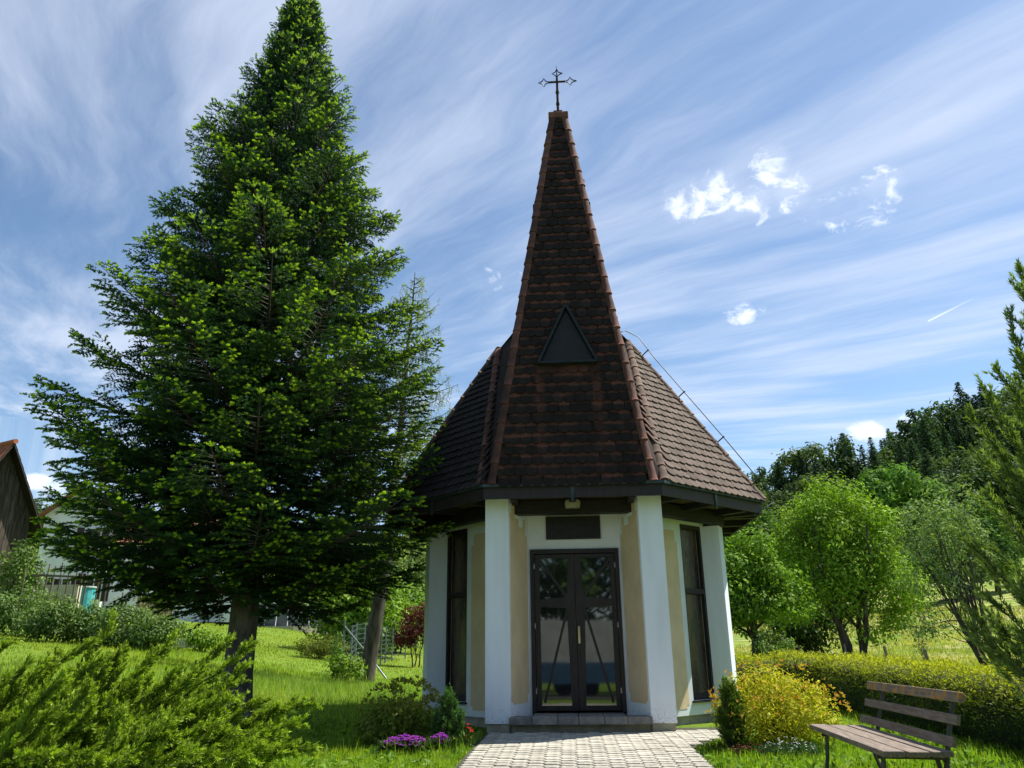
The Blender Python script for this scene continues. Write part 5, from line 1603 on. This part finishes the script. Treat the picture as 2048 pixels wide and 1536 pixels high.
base_ = MB(); base_.tube([(0, 0, -.4), (0, 0, -.01)], 2.4, 40); base_.build('base_slab', CONCRETE, pool)

# galvanised wire fence
GALV = simple('galvanised_steel', (.20, .24, .25), (.14, .17, .18), 14., .5, metal=.4)
fpts = [(690, 1240, 1352, 20.0), (705, 1250, 1348, 20.8), (714, 1246, 1326, 22.5), (731, 1244, 1318, 24), (764, 1254, 1318, 24.6), (773, 1252, 1322, 25.2), (786, 1256, 1316, 26), (812, 1262, 1312, 27)]
fence = None; tops = []
for i_, (px, y0, y1, Y) in enumerate(fpts):
    p = at(px, y0, Y); z0 = gz(p.x, Y)
    if fence is None:
        fence = tag(empty('wire_fence', (p.x, Y, z0)), 'galvanised wire fence around the garden plot beside the larch', 'fence'); f0 = Vector((p.x, Y, z0))
    tops.append((Vector((p.x, Y, z0)) - f0, p.z - z0))
    MB().tube([Vector((p.x, Y, z0 - .2)) - f0, Vector((p.x, Y, p.z)) - f0], .021, 8).build('post', GALV, fence)
q0, h0 = tops[0]
br1 = at(738, 1312, 20.3); br2 = at(776, 1364, 20.)
MB().tube([q0 + Vector((0, 0, h0 * .88)), Vector((br1.x, br1.y, br1.z)) - f0, Vector((br2.x, br2.y, gz(br2.x, br2.y) - .05)) - f0], .024, 8).build('brace', GALV, fence)
for i_ in range(len(tops) - 1):
    (a_, ha_), (b_, hb_) = tops[i_], tops[i_ + 1]
    wm = MB()
    for k in range(9):
        f_ = .06 + .9 * k / 8
        wm.tube([a_ + Vector((0, 0, ha_ * f_)), b_ + Vector((0, 0, hb_ * f_))], .0035, 3, False)
    n_ = max(2, int((b_ - a_).length / .16))
    for k in range(1, n_):
        c_ = a_.lerp(b_, k / n_); hh = ha_ + (hb_ - ha_) * k / n_
        wm.tube([c_ + Vector((0, 0, .06 * hh)), c_ + Vector((0, 0, .96 * hh))], .0025, 3, False)
    wm.build('wire_mesh', GALV, fence)
# small orange stake by the trunk and a short dark stump post
p = at(696, 1366, 18.6); z0 = gz(p.x, 18.6)
o = MB().tube([(0, 0, -.05), (.01, 0, .42)], .012, 6).build('marker_stake', simple('orange_paint', (.55, .14, .05), (.45, .11, .04), 9., .6)); o.location = (p.x, 18.6, z0)
tag(o, 'thin orange marker stake in front of the fence corner', 'stake')
p = at(711, 1360, 18.4); z0 = gz(p.x, 18.4)
o = MB().tube([(0, 0, -.1), (0, 0, .26)], .035, 8).build('stub_post', DARKWOOD); o.location = (p.x, 18.4, z0)
tag(o, 'short dark stub post beside the orange stake', 'post')

# meadow fence posts on the right
GP = simple('grey_post_wood', (.20, .18, .155), (.11, .10, .088), 9., .9, .3, 50., (1, 1, .3))
for (px, y0, Y, r_, lab) in ((1597, 1292, 23, .035, 'thin dark meadow post beside the dark bush'), (1688, 1288, 23, .035, 'pale meadow post left of the ash stems'), (1768, 1292, 22, .04, 'grey meadow post right of the ash stems'), (1849, 1300, 19, .04, 'leaning grey post beside the thin sapling'), (1979, 1272, 15.5, .075, 'stout pale post beside the cypress')):
    p = at(px, y0, Y); z0 = gz(p.x, Y)
    o = MB().tube([(.06, 0, -.2), (.0, 0, max(.35, p.z - z0))], [r_ * 1.1, r_], 8).build('fence_post', GP); o.location = (p.x, Y, z0)
    tag(o, lab, 'post', 'posts along the meadow')
xs_r = np.linspace(-60, 60, 41)
V = np.array([(x_, y_, gz(x_, y_) + .012) for x_ in xs_r for y_ in (-10.8, -8.6, -6.4, -4.2)])
F = np.array([(4 * i + j, 4 * i + 4 + j, 4 * i + 5 + j, 4 * i + 1 + j) for i in range(40) for j in range(3)])
tag(link('added_road', arr_mesh('added_road', V, F, simple('asphalt', (.055, .055, .057), (.04, .04, .042), 30., .9, .3, 90.))), 'dark asphalt lane added behind the viewpoint to darken the door reflection', kind='structure')  # unseen strip, added so the door glass reflects dark ground below the trailer
# parked tarpaulin trailer and trees behind the camera: they show in the door glass
tr = tag(empty('trailer', (.6, -7.5, gz(.6, -7.5)), R(4)), 'grey tarpaulin covered trailer with blue sides, seen reflected in the door glass', 'trailer')
MB().prism([(-2.6, 1.15), (2.2, 1.15), (2.2, 2.35), (1.9, 2.5), (-2.6, 2.62)], lambda u, v, d: (u, d, v), -2.0, 0.).build('tarpaulin', simple('tarpaulin', (.66, .65, .62), (.50, .49, .46), 1.6, .8, .6, 5.), tr)
MB().box(-2.6, 2.2, -2.0, .03, .45, 1.149).build('side_board', simple('blue_board', (.07, .16, .27), (.05, .12, .2), 5., .6), tr)
for x_ in (-1.4, -.5, 1.5):
    MB().tube([(x_, -.05, .38), (x_, -.3, .38)], .38, 16).build('wheel', simple('tyre_rubber', (.015, .015, .015), None, rough=.8), tr)
for (x, y, hh, lab) in ((-7, -13, 9, 'dark leafy tree reflected in the door glass beyond the trailer tail'), (-1, -14, 10, 'dark leafy tree reflected in the door glass behind the trailer middle'), (5, -13, 9, 'dark leafy tree reflected in the door glass beyond the trailer front'), (10, -12, 8, 'dark leafy tree reflected at the edge of the door glass')):
    broadleaf('roadside_tree', lab, 'tree', (x, y), hh, [(0, 0, hh * .6, 3.2, 2.5, hh * .38), (1.2, 0, hh * .4, 2.8, 2.2, hh * .3)], 120, 45, .34, (.04, .09, .018), (.08, .15, .028), .2, clump_r=.7)

# ------------------------------------------------------------------ grass
def grass_mesh(X, Y, hgt, wid, c1, c2, bend=.35):
    n = len(X)
    Z = ground_z(X, Y) - .015
    a = rng.random(n) * 6.28; d = np.stack([np.cos(a), np.sin(a), np.zeros(n)], -1)
    b_ = rng.random((n, 1)) * bend * hgt[:, None]; a2 = rng.random(n) * 6.28
    dirb = np.stack([np.cos(a2), np.sin(a2), np.zeros(n)], -1)
    P = np.stack([X, Y, Z], -1); h = hgt[:, None]; w = wid[:, None] * .65
    up = np.array([0, 0, 1.])
    V = np.empty((n, 3, 3))
    V[:, 0] = P - d * w; V[:, 1] = P + d * w
    V[:, 2] = P + up * h + dirb * b_
    k = rng.random((n, 1)); C = (np.array(c1) * (1 - k) + np.array(c2) * k) * (.75 + .5 * rng.random((n, 1)))
    pt = (np.sin(X * .8 + 2 * np.sin(Y * .45)) + np.sin(Y * 1.1 + 1.7 * np.sin(X * .6)) + .6 * np.sin(X * 3.1 + Y * 2.3))[:, None] / 2.6
    C = C * (1 + .20 * pt) * np.where(pt > .35, (1.15, 1.0, .9), (1., 1., 1.))
    straw = rng.random((n, 1)) < .05
    C = np.where(straw, np.array((.40, .36, .16)) * (.6 + .5 * rng.random((n, 1))), C)
    return V.reshape(-1, 3), np.arange(n * 3).reshape(-1, 3), np.repeat(C, 3, 0)
def scatter(x0, x1, y0, y1, dens):
    n = int((x1 - x0) * (y1 - y0) * dens)
    return rng.uniform(x0, x1, n), rng.uniform(y0, y1, n)
def clear(X, Y, pad=.03):
    xl, yl = w2ch(X, Y)
    inch = (np.hypot(xl, yl - 2.5) < 2.35)
    return ~(on_path(X, Y, pad) | inch)
parts = []
def lawn(x0, x1, y0, y1, dens, h0, h1, w, c1, c2, bend=.5):
    X, Y = scatter(x0, x1, y0, y1, dens)
    k = clear(X, Y); X, Y = X[k], Y[k]
    pn = np.sin(X * 1.7 + 1.3 * np.sin(Y * 1.1)) * np.sin(Y * 1.9 + 1.1 * np.sin(X * .9)) * .5 + .5
    h = (h0 + (h1 - h0) * rng.random(len(X)) ** 1.6) * (.65 + .6 * pn)
    parts.append(grass_mesh(X, Y, h, np.full(len(X), w), c1, c2, bend))
g1_, g2_ = (.14, .255, .018), (.30, .43, .034)
lawn(-2.8, 3.6, 5.4, 9.6, 1500, .03, .10, .007, g1_, g2_)
lawn(2.0, 6.0, 4.6, 10.5, 900, .03, .10, .008, g1_, g2_)
lawn(-6.5, -.2, 7.0, 11.5, 900, .03, .11, .008, g1_, g2_)
lawn(2.5, 7.5, 10.5, 14, 450, .03, .09, .01, g1_, g2_)
lawn(-9, -.5, 11.5, 20, 420, .03, .12, .012, g1_, g2_)
lawn(-13, 3, 18, 34, 90, .03, .09, .022, (.20, .28, .022), (.35, .40, .04))
lawn(-16, -7, 12, 26, 120, .03, .09, .018, (.17, .27, .02), (.31, .38, .035))
lawn(5.5, 20, 13, 34, 100, .04, .18, .02, (.18, .25, .03), (.38, .36, .09))
lawn(12, 30, 34, 80, 20, .08, .25, .05, (.14, .17, .03), (.28, .26, .08))
# taller unmown grass round the fir and by the larch
lawn(-5.2, -1.6, 12.6, 17.5, 330, .10, .36, .0045, (.13, .24, .03), (.32, .43, .11), .8)
lawn(-9, -3.5, 10.8, 15.0, 22, .15, .45, .006, (.15, .22, .05), (.36, .40, .16), .6)
lawn(-1.8, -.4, 8.35, 8.75, 110, .10, .24, .009, g1_, g2_, .4)
V, F, C, n0 = [], [], [], 0
for (v, f_, c) in parts:
    V.append(v); F.append(f_ + n0); C.append(c); n0 += len(v)
gr = link('grass', arr_mesh('grass', np.concatenate(V), np.concatenate(F), GRASS, np.concatenate(C)))
tag(gr, 'bright green lawn grass and taller meadow blades', 'grass', kind='stuff')
print('grass blades', sum(len(f_) for f_ in F))
# broad weeds in the lawn
def weeds(n, x0, x1, y0, y1):
    X, Y = rng.uniform(x0, x1, n), rng.uniform(y0, y1, n); k = clear(X, Y, .05); X, Y = X[k], Y[k]
    P = np.stack([X, Y, ground_z(X, Y)], -1); P = np.repeat(P, 7, 0); m_ = len(P)
    D_ = unit(rand_dirs(m_) * [1, 1, .3] + [0, 0, .5]); N_ = unit(np.cross(D_, rand_dirs(m_)) + [0, 0, .8]); D_ = unit(D_ - N_ * (D_ * N_).sum(-1, keepdims=True))
    s = .05 + .08 * rng.random(m_)
    return leaf_arrays(P, D_, N_, s, s * .35, vary((.10, .21, .02), (.18, .30, .03), m_))
v1, f1, c1_ = weeds(900, 1.6, 5.5, 4.8, 10.); v2, f2, c2_ = weeds(700, -5.5, -.3, 7.2, 12.)
wd = link('lawn_weeds', arr_mesh('lawn_weeds', np.concatenate([v1, v2]), np.concatenate([f1, f2 + len(v1)]), LEAF, np.concatenate([c1_, c2_])))
tag(wd, 'broad leaved weeds scattered through the lawn', 'weeds', kind='stuff')
